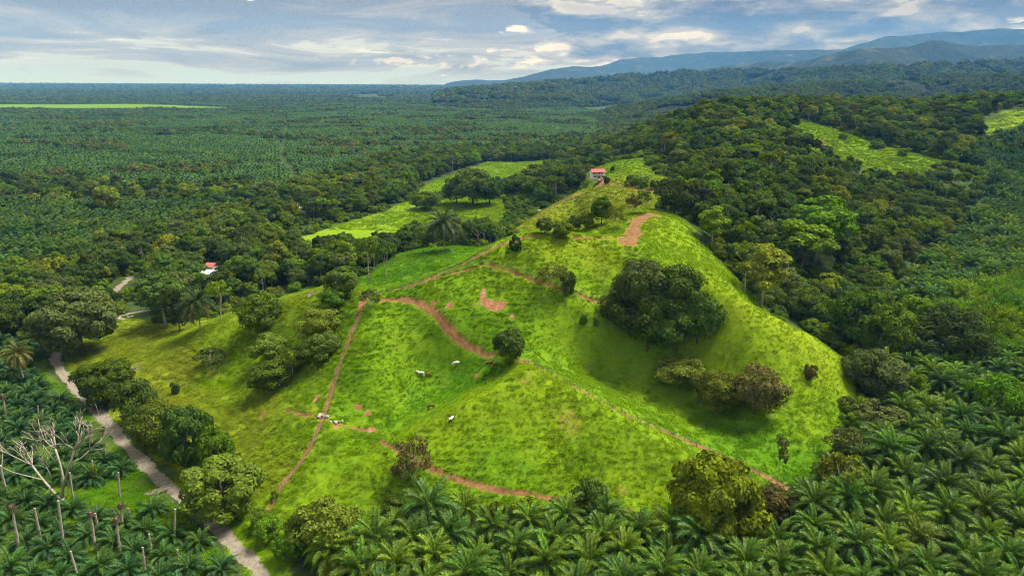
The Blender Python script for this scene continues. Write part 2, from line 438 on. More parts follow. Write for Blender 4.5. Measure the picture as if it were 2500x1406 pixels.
def mat_ground():
    m, nt, out = new_mat('ground')
    at = N(nt, 'ShaderNodeAttribute', attribute_name='zone'); sp = N(nt, 'ShaderNodeSeparateColor'); nt.links.new(at.outputs['Color'], sp.inputs[0])
    aw = N(nt, 'ShaderNodeAttribute', attribute_name='wet')
    dirt, gravel, lush, wood = sp.outputs[0], sp.outputs[1], sp.outputs[2], at.outputs['Alpha']
    geo = N(nt, 'ShaderNodeNewGeometry'); pos = geo.outputs['Position']
    def noise(scale, detail=4, rough=0.6):
        n = N(nt, 'ShaderNodeTexNoise', i_Scale=scale, i_Detail=float(detail), i_Roughness=rough); nt.links.new(pos, n.inputs['Vector']); return n.outputs[0]
    g = grass_colour(nt, lush, aw.outputs['Fac'], pos)
    nf, nm = noise(1.3, 5, 0.7), noise(0.35, 4)
    # forest and plantation floor
    floor = mix_col(nt, map_range(nt, nm, 0.35, 0.65), (0.030, 0.058, 0.012), (0.060, 0.088, 0.022))
    c = mix_col(nt, wood, g, floor)
    # bare red earth with ragged edges
    e = math_node(nt, 'ADD', dirt, map_range(nt, nf, 0.25, 0.75, -0.38, 0.38))
    ea = map_range(nt, e, 0.42, 0.62)
    earth = ramp(nt, noise(0.8, 5, 0.65), [(0.25, (0.10, 0.052, 0.022)), (0.45, (0.20, 0.105, 0.042)), (0.62, (0.27, 0.150, 0.062)), (0.8, (0.36, 0.24, 0.125))])
    c = mix_col(nt, ea, c, earth)
    scar = N(nt, 'ShaderNodeAttribute', attribute_name='scar').outputs['Fac']
    sc = map_range(nt, math_node(nt, 'ADD', scar, map_range(nt, nf, 0.25, 0.75, -0.35, 0.35)), 0.45, 0.6)
    redpale = ramp(nt, noise(0.5, 5, 0.7), [(0.3, (0.20, 0.075, 0.034)), (0.5, (0.28, 0.125, 0.062)), (0.70, (0.46, 0.31, 0.21))])
    c = mix_col(nt, sc, c, redpale)
    ga = map_range(nt, math_node(nt, 'ADD', gravel, map_range(nt, nf, 0.25, 0.75, -0.25, 0.25)), 0.42, 0.58)
    grav = ramp(nt, noise(1.1, 6, 0.7), [(0.3, (0.15, 0.128, 0.098)), (0.55, (0.27, 0.235, 0.185)), (0.75, (0.36, 0.32, 0.26))])
    c = mix_col(nt, ga, c, grav)
    p = N(nt, 'ShaderNodeBsdfPrincipled', i_Roughness=0.95); p.inputs['Specular IOR Level'].default_value = 0.1
    nt.links.new(c, p.inputs['Base Color'])
    b = N(nt, 'ShaderNodeBump', i_Strength=0.6, i_Distance=0.25)
    nt.links.new(noise(1.6, 5, 0.7), b.inputs['Height']); nt.links.new(b.outputs[0], p.inputs['Normal'])
    nt.links.new(p.outputs[0], out.inputs[0])
    return m
M['ground'] = mat_ground()
def mat_tuft():
    m, nt, out = new_mat('grass_blades')
    a = N(nt, 'ShaderNodeAttribute', attribute_name='lush', attribute_type='INSTANCER')
    w = N(nt, 'ShaderNodeAttribute', attribute_name='wet', attribute_type='INSTANCER')
    geo = N(nt, 'ShaderNodeNewGeometry')
    c = grass_colour(nt, a.outputs['Fac'], w.outputs['Fac'], geo.outputs['Position'])
    oi = N(nt, 'ShaderNodeObjectInfo')
    k = map_range(nt, oi.outputs['Random'], 0, 1, 1.0, 1.25, smooth=False)
    c = mix_col(nt, 1.0, c, k, 'MULTIPLY')
    d = N(nt, 'ShaderNodeBsdfDiffuse'); t = N(nt, 'ShaderNodeBsdfTranslucent'); mx = N(nt, 'ShaderNodeMixShader', i_0=0.3)
    nt.links.new(c, d.inputs[0]); nt.links.new(c, t.inputs[0])
    nt.links.new(d.outputs[0], mx.inputs[1]); nt.links.new(t.outputs[0], mx.inputs[2]); nt.links.new(mx.outputs[0], out.inputs[0])
    return m
M['tuft'] = mat_tuft()
def mat_hill(name, a, b, clear, amount):
    m, nt, out = new_mat(name)
    geo = N(nt, 'ShaderNodeNewGeometry')
    def noise(scale, detail=5, rough=0.6):
        n = N(nt, 'ShaderNodeTexNoise', i_Scale=scale, i_Detail=float(detail), i_Roughness=rough); nt.links.new(geo.outputs['Position'], n.inputs['Vector']); return n.outputs[0]
    c = mix_col(nt, map_range(nt, noise(0.02, 5, 0.7), 0.35, 0.65), a, b)
    c = mix_col(nt, math_node(nt, 'MULTIPLY', map_range(nt, noise(0.0045, 4), 0.56, 0.66), amount), c, clear)
    p = N(nt, 'ShaderNodeBsdfPrincipled', i_Roughness=0.95); p.inputs['Specular IOR Level'].default_value = 0.05
    nt.links.new(c, p.inputs['Base Color'])
    bp = N(nt, 'ShaderNodeBump', i_Strength=1.0, i_Distance=14.0); nt.links.new(noise(0.035, 6, 0.7), bp.inputs['Height']); nt.links.new(bp.outputs[0], p.inputs['Normal'])
    nt.links.new(p.outputs[0], out.inputs[0]); return m
M['hill'] = mat_hill('wooded_slope', (0.016, 0.030, 0.014), (0.042, 0.056, 0.024), (0.11, 0.12, 0.06), 0.5)

# ------------------------------------------------------------------ object helpers
COL = scene.collection
def tag(o, label=None, cat=None, group=None, kind=None):
    if label: o['label'] = label
    if cat: o['category'] = cat
    if group: o['group'] = group
    if kind: o['kind'] = kind
    return o
def link(name, data, parent=None, loc=None, rot=None, scale=None, color=None):
    o = bpy.data.objects.new(name, data); COL.objects.link(o)
    if parent is not None: o.parent = parent
    if loc is not None: o.location = loc
    if rot is not None: o.rotation_euler = rot
    if scale is not None: o.scale = scale if hasattr(scale, '__len__') else (scale,) * 3
    if color is not None: o.color = (*color, 1.0)
    return o
def mesh_np(name, v, f, mats, mat_idx=None, smooth=False):
    v = np.asarray(v, np.float32); me = bpy.data.meshes.new(name)
    if isinstance(f, np.ndarray):
        nf, k = f.shape
        me.vertices.add(len(v)); me.vertices.foreach_set('co', v.ravel())
        me.loops.add(nf * k); me.loops.foreach_set('vertex_index', f.astype(np.int32).ravel())
        me.polygons.add(nf); me.polygons.foreach_set('loop_start', np.arange(0, nf * k, k, dtype=np.int32))
        me.update(calc_edges=True)
    else:
        me.from_pydata(v.tolist(), [], f); me.update()
    for m in (mats if isinstance(mats, (list, tuple)) else [mats]): me.materials.append(m)
    if mat_idx is not None: me.polygons.foreach_set('material_index', np.asarray(mat_idx, np.int32))
    if smooth: me.polygons.foreach_set('use_smooth', np.ones(len(me.polygons), bool))
    return me
class MB:
    """collects boxes, tubes and quads for one mesh"""
    def __init__(s): s.v, s.f, s.m = [], [], []
    def add(s, v, f, m=0):
        o = len(s.v); s.v += [tuple(p) for p in v]; s.f += [[o + i for i in q] for q in f]; s.m += [m] * len(f); return s
    def box(s, a, b, m=0):
        (x0, y0, z0), (x1, y1, z1) = a, b
        return s.add([(x0, y0, z0), (x1, y0, z0), (x1, y1, z0), (x0, y1, z0), (x0, y0, z1), (x1, y0, z1), (x1, y1, z1), (x0, y1, z1)],
                     [(0, 3, 2, 1), (4, 5, 6, 7), (0, 1, 5, 4), (1, 2, 6, 5), (2, 3, 7, 6), (3, 0, 4, 7)], m)
    def tube(s, pts, radii, n=6, m=0, cap=True):
        pts = [Vector(p) for p in pts]; rings = []
        for k, p in enumerate(pts):
            d = (pts[min(k + 1, len(pts) - 1)] - pts[max(k - 1, 0)]).normalized()
            a = d.orthogonal().normalized() if k == 0 else (a0 - d * a0.dot(d)).normalized()
            a0 = a; b = d.cross(a)
            rings.append([p + (a * math.cos(2 * math.pi * i / n) + b * math.sin(2 * math.pi * i / n)) * radii[k] for i in range(n)])
        v = [q for r in rings for q in r]; f = []
        for k in range(len(pts) - 1):
            for i in range(n):
                j = (i + 1) % n; f.append((k * n + i, k * n + j, (k + 1) * n + j, (k + 1) * n + i))
        if cap: f.append(tuple(range(n))[::-1]); f.append(tuple((len(pts) - 1) * n + i for i in range(n)))
        return s.add(v, f, m)
    def mesh(s, name, mats, smooth=False):
        me = bpy.data.meshes.new(name); me.from_pydata(s.v, [], s.f)
        for q in (mats if isinstance(mats, (list, tuple)) else [mats]): me.materials.append(q)
        me.polygons.foreach_set('material_index', s.m)
        if smooth: me.polygons.foreach_set('use_smooth', [True] * len(s.f))
        me.update(); return me
def empty(name, loc=(0, 0, 0), rz=0.0, scale=1.0):
    o = bpy.data.objects.new(name, None); COL.objects.link(o); o.empty_display_size = 0.5
    o.location = loc; o.rotation_euler = (0, 0, rz); o.scale = scale if hasattr(scale, '__len__') else (scale,) * 3
    return o
def inside(x, y, poly):
    x = np.asarray(x); y = np.asarray(y); r = np.zeros(x.shape, bool); n = len(poly)
    for i in range(n):
        (x0, y0), (x1, y1) = poly[i], poly[(i + 1) % n]
        if y0 == y1: continue
        c = ((y0 > y) != (y1 > y)) & (x < (x1 - x0) * (y - y0) / (y1 - y0) + x0); r ^= c
    return r
def dist_line(x, y, pts):
    d = np.full(x.shape, 1e9)
    for (ax, ay), (bx, by) in zip(pts[:-1], pts[1:]):
        vx, vy = bx - ax, by - ay; L = vx * vx + vy * vy + 1e-9
        t = np.clip(((x - ax) * vx + (y - ay) * vy) / L, 0, 1)
        d = np.minimum(d, np.hypot(x - ax - t * vx, y - ay - t * vy))
    return d
def project(p):
    q = CAM_ROT.transposed() @ (Vector(p) - Vector((0, 0, CAM_H)))
    return (1250 + FOC * q.x / -q.z, 703 - FOC * q.y / -q.z, -q.z)
def poly(s):
    return [tuple(map(float, q.split(','))) for q in s.split()]

# ------------------------------------------------------------------ land use, in metres on the ground
PASTURE = poly("-168,238 -150,214 -112,177 -78,144 -56,118 -36,78 -31,80 -46,116 -44,126 -30,135 0,133 23,132 63,141 74,148 93,171 106,190 113,215 113,232 101,241 90,249 84,258 79,276 73,300 70,318 95,380 102,420 94,446 101,480 97,540 72,562 52,532 56,492 18,474 6,430 4,400 2,375 2,345 -15,338 -48,348 -58,335 -64,300 -78,292 -92,296 -106,280 -118,262 -137,256 -166,266")
FIELD = poly("-132,400 -122,438 -96,500 -80,560 -84,640 -62,740 -30,855 58,840 42,740 22,640 14,600 -6,560 -4,500 -8,430 -36,412 -72,394 -108,374")
RKNOLL = poly("222,560 262,640 276,678 296,650 318,590 340,545 318,520 285,514 250,528")
RSLOPE = poly("392,590 440,650 470,690 520,725 600,720 590,600 480,565")
YOUNG = poly("-33,70 -56,116 -85,143 -120,178 -158,214 -176,238 -230,240 -300,238 -300,70 -60,70")
FARFIELDS = [poly("-2700,2200 -1700,2280 -1000,2440 -960,2560 -1500,2960 -2700,2800"), poly("-3400,6300 -2500,6300 -2200,7300 -3600,7300"), poly("860,2350 990,2400 1010,2850 850,2800"),
             poly("1040,2500 1120,2500 1160,2900 1050,2900"), poly("-900,1330 -560,1300 -420,1360 -600,1420"), poly("-1500,7400 600,7600 600,8100 -1500,8000")]
BELT = poly("-250,240 -174,242 -168,268 -137,260 -120,268 -108,290 -92,302 -76,298 -64,306 -60,340 -48,352 -15,342 -2,350 -4,374 -10,392 -30,388 -70,370 -108,350 -138,375 -150,500 -200,460 -225,400 -245,330")
TREELINE = poly("-128,448 -104,504 -88,562 -92,642 -70,744 -36,862 60,848 110,920 70,985 -70,965 -150,850 -182,690 -190,560 -165,500")
SCATTER = poly("-560,610 -420,560 -165,500 -185,570 -400,640 -560,690")
HOUSEWOOD = poly("-4,585 14,522 24,486 44,490 50,505 58,560 62,620 52,690 60,830 40,740 22,640")
FOREST = poly("72,316 79,302 86,276 91,258 101,247 114,252 122,238 142,238 152,262 168,292 206,345 262,405 320,470 350,500 322,512 285,507 247,522 216,560 258,644 274,684 302,655 324,592 346,548 372,545 386,590 436,655 468,700 520,732 610,728 598,596 700,540 860,560 900,800 640,930 300,980 90,920 64,850 56,700 68,625 112,566 122,500 104,450 106,420 99,378")
BAMBOO = poly("166,268 160,236 182,222 236,254 268,300 250,325 200,296")
PALMS_R = poly("-44,60 -49,119 -44,125 -30,131 0,129 23,128 63,137 78,146 97,168 110,188 120,206 144,232 156,260 172,290 210,342 268,402 326,468 356,512 384,540 404,628 600,700 700,540 860,540 860,60")
OUT_L = poly("-700,330 -250,330 -228,402 -202,465 -168,498 -195,560 -186,692 -154,852 -72,970 72,990 100,930 300,990 420,1060 300,2300 0,4000 -4000,4000 -4000,330")

TRACKS = {   # name, photograph pixels along it, width in metres, kind
 'fence': ("882,752 868,790 845,850 822,910 805,965 790,1010 775,1050 750,1100 715,1150 680,1195 655,1245", 1.45, 'dirt'),
 'cross': ("700,1002 740,1012 790,1022 830,1036 880,1046 925,1052", 1.1, 'dirt'),
 'curve': ("930,732 985,730 1030,742 1065,767 1095,802 1130,832 1170,857 1205,866", 1.9, 'dirt'),
 'valley': ("1270,880 1310,893 1345,912 1400,942 1460,977 1520,1011 1580,1036 1640,1061 1690,1081 1760,1111 1830,1141 1880,1166 1920,1191 1975,1212", 1.9, 'dirt'),
 'ridge': ("880,722 930,715 985,701 1040,683 1100,656 1160,627 1220,598 1280,579 1310,577", 1.6, 'dirt'),
 'lower': ("985,707 1060,680 1130,662 1190,646 1240,658 1300,682 1370,707 1430,727 1480,740", 0.9, 'dirt'),
 'knoll': ("930,1076 960,1093 1000,1113 1050,1141 1110,1166 1180,1186 1250,1201 1310,1209 1380,1223 1480,1246 1560,1253", 1.25, 'dirt'),
 'saddle': ("1600,524 1575,528 1555,542 1549,560 1541,580 1530,590", 6.0, 'dirt'),
 'crest': ("1530,585 1490,578 1440,580 1400,580", 1.6, 'dirt'),
 'house_lower': ("1466,450 1440,460 1415,472 1380,488 1345,508 1310,530", 2.6, 'dirt'),
 'house_upper': ("1455,452 1500,452 1530,456 1570,464 1620,472", 3.0, 'dirt'),
 'gravel': ("150,835 137,852 135,880 150,910 190,950 230,995 265,1035 300,1080 340,1120 380,1160 430,1200 480,1245 530,1290 580,1340 620,1380 660,1430 720,1500", 3.0, 'gravel'),
}
LINES = {k: [tuple(p[:2]) for p in hits(v[0])] for k, v in TRACKS.items()}
LINES['gravel'] = [(-192, 330), (-183, 290), (-177, 262)] + LINES['gravel'] + [(-30, 70), (-10, 20), (10, -60)]
LINES['spur'] = [(-166, 266), (-158, 272), (-150, 276), (-140, 290)]
TRACKS['spur'] = (None, 2.4, 'gravel')
SCARS = [("1200,746", 4.2, 0.9), ("1180,720", 1.0, .9), ("1100,745", 1.8, .4), ("770,972", 1.3, .9), ("1166,918", 1.0, .8), ("640,1014", .8, .6), ("872,995", 1.2, .35),
         ("895,1012", 1.0, .6), ("1060,742", .8, .6), ("1960,1215", 2.0, .6), ("2004,352", 4.5, 7.0), ("1250,772", .9, .7), ("1465,452", 7.0, 3.0), ("885,735", 1.6, 2.4), ("820,1042", .8, .5), ("1650,682", 2.2, 1.0), ("900,1050", 1.6, .5)]
BROWN = [("1380,1015", 4.5, 2.2), ("1290,925", 2.5, 1.8), ("1480,1195", 6, 1.2), ("530,905", 4, 3), ("760,1000", 3, 2)]
LUSH = np.array([tuple(map(float, q.split(','))) for q in """300,850,.15,.0 450,900,.05,.05 400,1000,.1,.0 560,1080,.15,.1 650,1000,.15,.0 680,1150,.2,.0 560,820,.3,.5 600,780,.2,.3 700,740,.2,.2 720,820,.3,.1 740,940,.3,.2 560,880,.4,.5
900,800,.45,.2 1000,850,.45,.25 950,950,.5,.15 1080,900,.5,.1 880,1000,.6,.1 1050,760,.7,.1 1150,800,.8,.1 800,1120,.65,.1 900,1130,.6,.2 950,1200,.6,.1 750,1180,.5,.2
1000,720,.85,.1 1100,700,.8,.1 1200,700,.7,.2 1300,760,.6,.3 1380,800,.65,.4 1250,640,.4,.3 1350,620,.25,.4 1450,620,.2,.3 1500,640,.3,.2 1430,690,.45,.1
1280,920,.45,.45 1350,980,.35,.5 1200,1000,.5,.35 1300,1050,.4,.4 1150,1100,.5,.25 1250,1150,.55,.1 1450,1120,.5,.2 1550,1160,.5,.15 1450,1050,.35,.5 1600,1130,.45,.3
1050,990,.75,0 1120,940,.8,0 1180,912,.75,0 980,1035,.75,0 1400,920,.75,.3 1480,962,.8,.3 1560,1000,.85,.3 1640,1042,.85,.2 1230,960,.35,.35 1150,1010,.35,.3 1060,1060,.4,.25 1400,990,.3,.4 1520,1060,.35,.35 1450,850,.8,.5 1550,900,.75,.5 1650,980,.8,.4 1750,1040,.95,.2 1850,1090,.95,.1 1950,1120,.95,.1 1550,1030,.55,.3 1750,1000,.9,.2 1500,960,.6,.4
1650,740,.7,.3 1750,780,.35,.6 1800,750,.1,.95 1900,800,.1,1 1990,850,.15,.95 1850,850,.35,.7 1950,920,.35,.7 1990,1000,.6,.4 2050,900,.2,.8 1780,880,.4,.6 1700,700,.2,.8 1600,650,.4,.3
1650,610,.4,.5 1700,650,.3,.5 1750,690,.45,.3 1580,570,.35,.5 1500,570,.5,.3
1000,640,1,.0 1100,625,1,.0 950,680,1,.05 1080,650,.95,.05 1450,500,.1,0 1550,490,.1,0 1400,520,.15,0 1500,540,.2,0 1340,515,.1,.1 1520,410,.4,.3 1480,430,.4,.4
900,530,.5,.5 1000,500,.5,.55 1150,460,.55,.45 1250,415,.5,.5 1200,440,.55,.4 2000,330,.4,.5 2150,380,.35,.5 2450,320,.25,.1 2300,400,.4,.4""".split()])  # last value also puts the right shoulder's sunlit side into the colour
_lw = np.array([tuple(hit(a, b)[:2]) for a, b, _, _ in LUSH])
def lush_wet(x, y):
    a = np.zeros(len(x)); b = np.zeros(len(x)); s = np.zeros(len(x))
    for (lx, ly), (_, _, l, w) in zip(_lw, LUSH):
        k = 1.0 / (((x - lx) ** 2 + (y - ly) ** 2) + 10.0) ** 2.2
        a += k * l; b += k * w; s += k
    return a / s, b / s
BLOB = {}
def near_blob(x, y, items):
    r = np.zeros(x.shape)
    for s, rx, ry in items:
        p = BLOB.setdefault(s, None) or BLOB.__setitem__(s, hit(*map(float, s.split(',')))) or BLOB[s]
        m = np.where((np.abs(x - p.x) < rx * 2.2) & (np.abs(y - p.y) < ry * 4.8))[0]
        if not len(m): continue
        a, b = x[m], y[m]
        d = np.hypot((a - p.x) / rx, (b - p.y) / (ry * 2.2)) + 1.5 * (fbm(a / (rx * .8) + p.x, b / (rx * .8), 19, 3) - 0.5)
        r[m] = np.maximum(r[m], 1 - sstep(0.5, 1.25, d))
    return r
def land(x, y):
    """dirt, gravel, lush, wood, wet, scar for points on the ground"""
    x = np.asarray(x, float); y = np.asarray(y, float); n = len(x)
    dirt, grav = np.zeros(n), np.zeros(n)
    wob = (fbm(x / 3.0, y / 3.0, 77, 2) - 0.5)
    for k, (_, w, kind) in TRACKS.items():
        pl = LINES[k]; xs_ = [p[0] for p in pl]; ys_ = [p[1] for p in pl]
        m = (x > min(xs_) - 9) & (x < max(xs_) + 9) & (y > min(ys_) - 9) & (y < max(ys_) + 9)
        if not m.any(): continue
        d = dist_line(x[m], y[m], pl) + wob[m] * w * 0.5
        v = 1 - sstep(w * 0.34, w * 0.62 + 0.25, d)
        if k in ('crest', 'lower', 'ridge', 'saddle'): v *= 0.72 + 0.4 * fbm(x[m] / 5, y[m] / 5, 41, 2)
        if kind == 'dirt': dirt[m] = np.maximum(dirt[m], v)
        else: grav[m] = np.maximum(grav[m], v)
    dirt = dirt * (0.80 + 0.4 * fbm(x / 2.5, y / 2.5, 43, 2)); dirt = np.maximum(dirt, 0.46 * near_blob(x, y, BROWN))
    scar = near_blob(x, y, SCARS)
    wood = np.ones(n); lush = np.full(n, 0.7); wet = np.zeros(n)
    warp = (fbm(x / 9, y / 9, 51, 2) - 0.5) * 7
    xw, yw = x + warp, y + np.roll(warp, 1) * 0.6
    for pg in (PASTURE, FIELD, RKNOLL, RSLOPE):
        m = inside(xw, yw, pg); wood[m] = 0
    m = inside(x, y, YOUNG); wood[m] = 0.25 + 0.5 * sstep(0.4, 0.6, fbm(x[m] / 7, y[m] / 7, 61, 3))
    m = wood < 0.9
    if m.any():
        lush[m], wet[m] = lush_wet(x[m], y[m])
    m = inside(x, y, YOUNG); lush[m] = 0.65 + 0.3 * fbm(x[m] / 12, y[m] / 12, 62, 2); wet[m] = 0.35 * sstep(.5, .7, fbm(x[m] / 9, y[m] / 9, 63, 2))
    for pg in FARFIELDS:
        m = inside(x, y, pg); wood[m] = 0.12; lush[m] = 0.6; wet[m] = 0.05
    return dirt, grav, lush, wood, wet, scar

# ------------------------------------------------------------------ ground, split along the tracks
def axis(fine, lo, hi, growth, cap=900.0):
    a = list(fine)
    s = a[1] - a[0]
    left = []
    v = a[0]; st = s
    while v > lo:
        st = min(st * growth, cap); v -= st; left.append(v)
    v = a[-1]; st = a[-1] - a[-2]; right = []
    while v < hi:
        st = min(st * growth, cap); v += st; right.append(v)
    return np.array(left[::-1] + a + right)
def build_ground():
    xs = axis(np.arange(-175, 122, 0.8), -12500, 12500, 1.05)
    ys = axis(np.concatenate([np.arange(112, 300, 0.8), np.arange(300, 500, 1.6)]), -600, 14500, 1.05)
    nx, ny = len(xs), len(ys)
    X, Y = np.meshgrid(xs, ys); x, y = X.ravel(), Y.ravel()
    z = height(x, y)
    at = land(x, y)
    near = (np.hypot(x, y) < 700)
    rough = np.where(near & (at[3] < .9), 1.0, 0.3)
    z = z + rough * (fbm(x / 2.2, y / 2.2, 91, 2) - 0.5) * 0.5 * near
    z = z - 0.28 * at[0] * near - 0.10 * at[1]
    v = np.c_[x, y, z]
    idx = np.arange(nx * ny).reshape(ny, nx)
    f = np.stack([idx[:-1, :-1], idx[:-1, 1:], idx[1:, 1:], idx[1:, :-1]], -1).reshape(-1, 4)
    cx, cy_ = v[f, 0].mean(1), v[f, 1].mean(1)
    owner = np.zeros(len(f), int); names = list(TRACKS)
    for k, nme in enumerate(names):
        pl = LINES[nme]; w = TRACKS[nme][1]
        px_ = [p[0] for p in pl]; py_ = [p[1] for p in pl]
        m = np.where((cx > min(px_) - 6) & (cx < max(px_) + 6) & (cy_ > min(py_) - 6) & (cy_ < max(py_) + 6))[0]
        d = dist_line(cx[m], cy_[m], pl)
        owner[m[(d < w * 0.5 + 0.1) & (owner[m] == 0)]] = k + 1
    col = np.stack([at[0], at[1], at[2], at[3]], -1).astype(np.float32)
    called = {0: 'ground', names.index('gravel') + 1: 'gravel_road', names.index('spur') + 1: 'gravel_lane'}
    for k in range(len(names) + 1):
        ff = f[owner == k]
        if not len(ff): continue
        used, inv = np.unique(ff.ravel(), return_inverse=True)
        me = mesh_np('ground', v[used], inv.reshape(-1, 4), M['ground'], smooth=True)
        a = me.attributes.new('zone', 'FLOAT_COLOR', 'POINT'); a.data.foreach_set('color', col[used].ravel())
        for nme, q in (('wet', at[4]), ('scar', at[5])):
            a = me.attributes.new(nme, 'FLOAT', 'POINT'); a.data.foreach_set('value', q[used].astype(np.float32))
        o = link(called.get(k, 'dirt_track'), me); tag(o, kind='structure')
build_ground()

# ------------------------------------------------------------------ hills and mountains on the right
def ridge(name, prof, dist, front, back, seed, rough, spur, cols=260, rows=56):
    """a range of hills: its skyline as seen in the photograph, set at a real distance with real depth"""
    pr = np.array([tuple(map(float, q.split(','))) for q in prof.split()])
    px = np.linspace(pr[0, 0], pr[-1, 0], cols); py = np.interp(px, pr[:, 0], pr[:, 1])
    py = py - rough * (fbm(px / 60, px * 0, seed, 5, 0.6) - 0.5) * 2
    t = np.linspace(0, 1, rows)
    V = []
    fade = sstep(0, 0.12, np.linspace(0, 1, cols))
    for k in range(cols):
        d = ray(px[k], py[k]); h2 = math.hypot(d[0], d[1])
        D = dist * (1 + 0.12 * math.sin(k * 0.05 + seed)) 
        ux, uy = d[0] / h2, d[1] / h2
        crest = CAM_H + d[2] / h2 * D
        for q in t:
            if q < 0.68:                 # near flank, foot to crest
                s = q / 0.68; r = D - front * (1 - s); zz = -8 + (crest + 8) * (s ** 1.15)
            else:
                s = (q - 0.68) / 0.32; r = D + back * s; zz = -8 + (crest + 8) * (1 - s) ** 1.3
            V.append((ux * r, uy * r, zz, s if q < 0.68 else 1 - s, fade[k]))
    V = np.array(V)
    sp = np.abs(fbm(V[:, 0] / spur, V[:, 1] / spur, seed + 3, 5, 0.55) - 0.5) * 2
    side = V[:, 3] * (1 - V[:, 3]) * 4
    amp = np.maximum(V[:, 2], 0)
    z = V[:, 2] - sp * amp * 0.95 * np.clip(side + 0.0, 0, 1) + (fbm(V[:, 0] / (spur * .3), V[:, 1] / (spur * .3), seed + 9, 4) - .5) * amp * 0.16 * side
    v = np.c_[V[:, 0], V[:, 1], z]
    i = np.arange(cols * rows).reshape(cols, rows)
    f = np.stack([i[:-1, :-1], i[1:, :-1], i[1:, 1:], i[:-1, 1:]], -1).reshape(-1, 4)
    me = mesh_np(name, v, f, M['hill'], smooth=True)
    o = link(name, me); tag(o, kind='structure')
    return v.reshape(cols, rows, 3)
RIDGE_FAR = ridge('mountain_range', "1075,214 1090,205 1130,196 1180,195 1230,196 1280,186 1340,170 1400,160 1440,163 1470,160 1510,145 1580,140 1680,130 1800,126 1900,122 2000,120 2060,116 2100,105 2160,88 2260,78 2350,72 2440,66 2500,70 2700,60 3000,80 3600,140", 11000, 3600, 2000, 3, 3.5, 1300, 420, 80)
RIDGE_MID = ridge('mountain_range', "1370,206 1400,199 1500,190 1580,184 1640,180 1700,170 1760,160 1850,154 1930,150 2000,138 2050,125 2100,118 2180,115 2220,112 2260,100 2290,97 2330,102 2380,107 2440,108 2500,106 2700,95 3100,110 3700,150", 6400, 2100, 1300, 17, 5.0, 650, 420, 80)
RIDGE_LOW = ridge('foothills', "1060,232 1130,224 1200,217 1300,209 1360,203 1420,201 1480,192 1540,183 1600,180 1700,178 1800,174 1900,176 2050,172 2200,164 2300,160 2400,156 2500,150 2700,140 3300,150 3800,190", 4000, 1300, 700, 29, 5.0, 330, 360, 70)
RIDGE_NEAR = ridge('wooded_hill', "1480,272 1560,258 1640,243 1720,230 1800,222 1900,214 2050,204 2150,197 2250,192 2350,186 2450,180 2500,176 2700,170 3300,180 3800,210", 2300, 850, 450, 41, 3.0, 200)

# ------------------------------------------------------------------ the air
def build_haze():
    m, nt, out = new_mat('haze')
    v = N(nt, 'ShaderNodeVolumePrincipled')
    v.inputs['Color'].default_value = (0.10, 0.36, 1.0, 1)
    v.inputs['Absorption Color'].default_value = (1, 1, 1, 1)
    v.inputs['Density'].default_value = HAZE_DENSITY
    v.inputs['Anisotropy'].default_value = 0.0
    nt.links.new(v.outputs[0], out.inputs['Volume'])
    b = MB().box((-12900, -900, -40), (12900, 15000, 1250))
    o = link('haze', b.mesh('haze', m)); tag(o, 'thin blue haze hanging over the plain and hills', 'haze', kind='stuff')
HAZE_DENSITY = 0.68e-4
build_haze()

# ------------------------------------------------------------------ prototypes: leaves, trees, palms, grass
rng = np.random.default_rng(7)
def unit(n, r=None):
    r = r or rng
    v = r.normal(size=(n, 3)); return v / np.linalg.norm(v, axis=1, keepdims=True)
def leaf_quads(c, nrm, size, r, aspect=0.55):
    """one bent rhomb for each leaf or spray of leaves"""
    n = len(c); t = np.cross(nrm, unit(n, r)); t /= np.linalg.norm(t, axis=1, keepdims=True) + 1e-9
    b = np.cross(nrm, t); s = size[:, None]
    v = np.stack([c - t * s, c - b * s * aspect + nrm * s * 0.12, c + t * s, c + b * s * aspect + nrm * s * 0.12], 1).reshape(-1, 3)
    return v, np.arange(4 * n).reshape(n, 4)
def crown(seed, rx, ry, rz, zc, clumps, leaves, leaf, flat=0.0, spread=0.36, open_=0.0, zmin=-0.45):
    r = np.random.default_rng(seed)
    d = unit(clumps * 3, r); d = d[d[:, 2] > zmin][:clumps]
    rad = 0.55 + 0.42 * r.random(len(d)) ** 0.6
    lump = 0.80 + 0.35 * r.random(len(d))
    cc = d * rad[:, None] * lump[:, None] * np.array([rx, ry, rz]); 
    if flat: cc[:, 2] = np.where(cc[:, 2] > 0, cc[:, 2] * (1 - flat), cc[:, 2] * (1 - flat * 0.5))
    rc = spread * min(rx, rz * 1.3) * (0.7 + 0.6 * r.random(len(d)))
    C, NN, S = [], [], []
    for k in range(len(d)):
        n = int(leaves * (rc[k] / (spread * rx)) ** 2) + 8
        nv = unit(n, r); out = cc[k] / (np.linalg.norm(cc[k]) + 1e-6)
        nv = nv + out * 0.55 + np.array([0, 0, 0.45]); nv /= np.linalg.norm(nv, axis=1, keepdims=True)
        p = cc[k] + nv * (rc[k] * (0.72 + 0.36 * r.random(n)))[:, None] * np.array([1, 1, 0.8])
        q = nv + unit(n, r) * (0.55 + open_); q /= np.linalg.norm(q, axis=1, keepdims=True)
        C.append(p); NN.append(q); S.append(leaf * (0.6 + 0.8 * r.random(n)))
    C, NN, S = np.concatenate(C), np.concatenate(NN), np.concatenate(S)
    C[:, 2] += zc
    v, f = leaf_quads(C, NN, S, r)
    return v, f, cc + np.array([0, 0, zc])
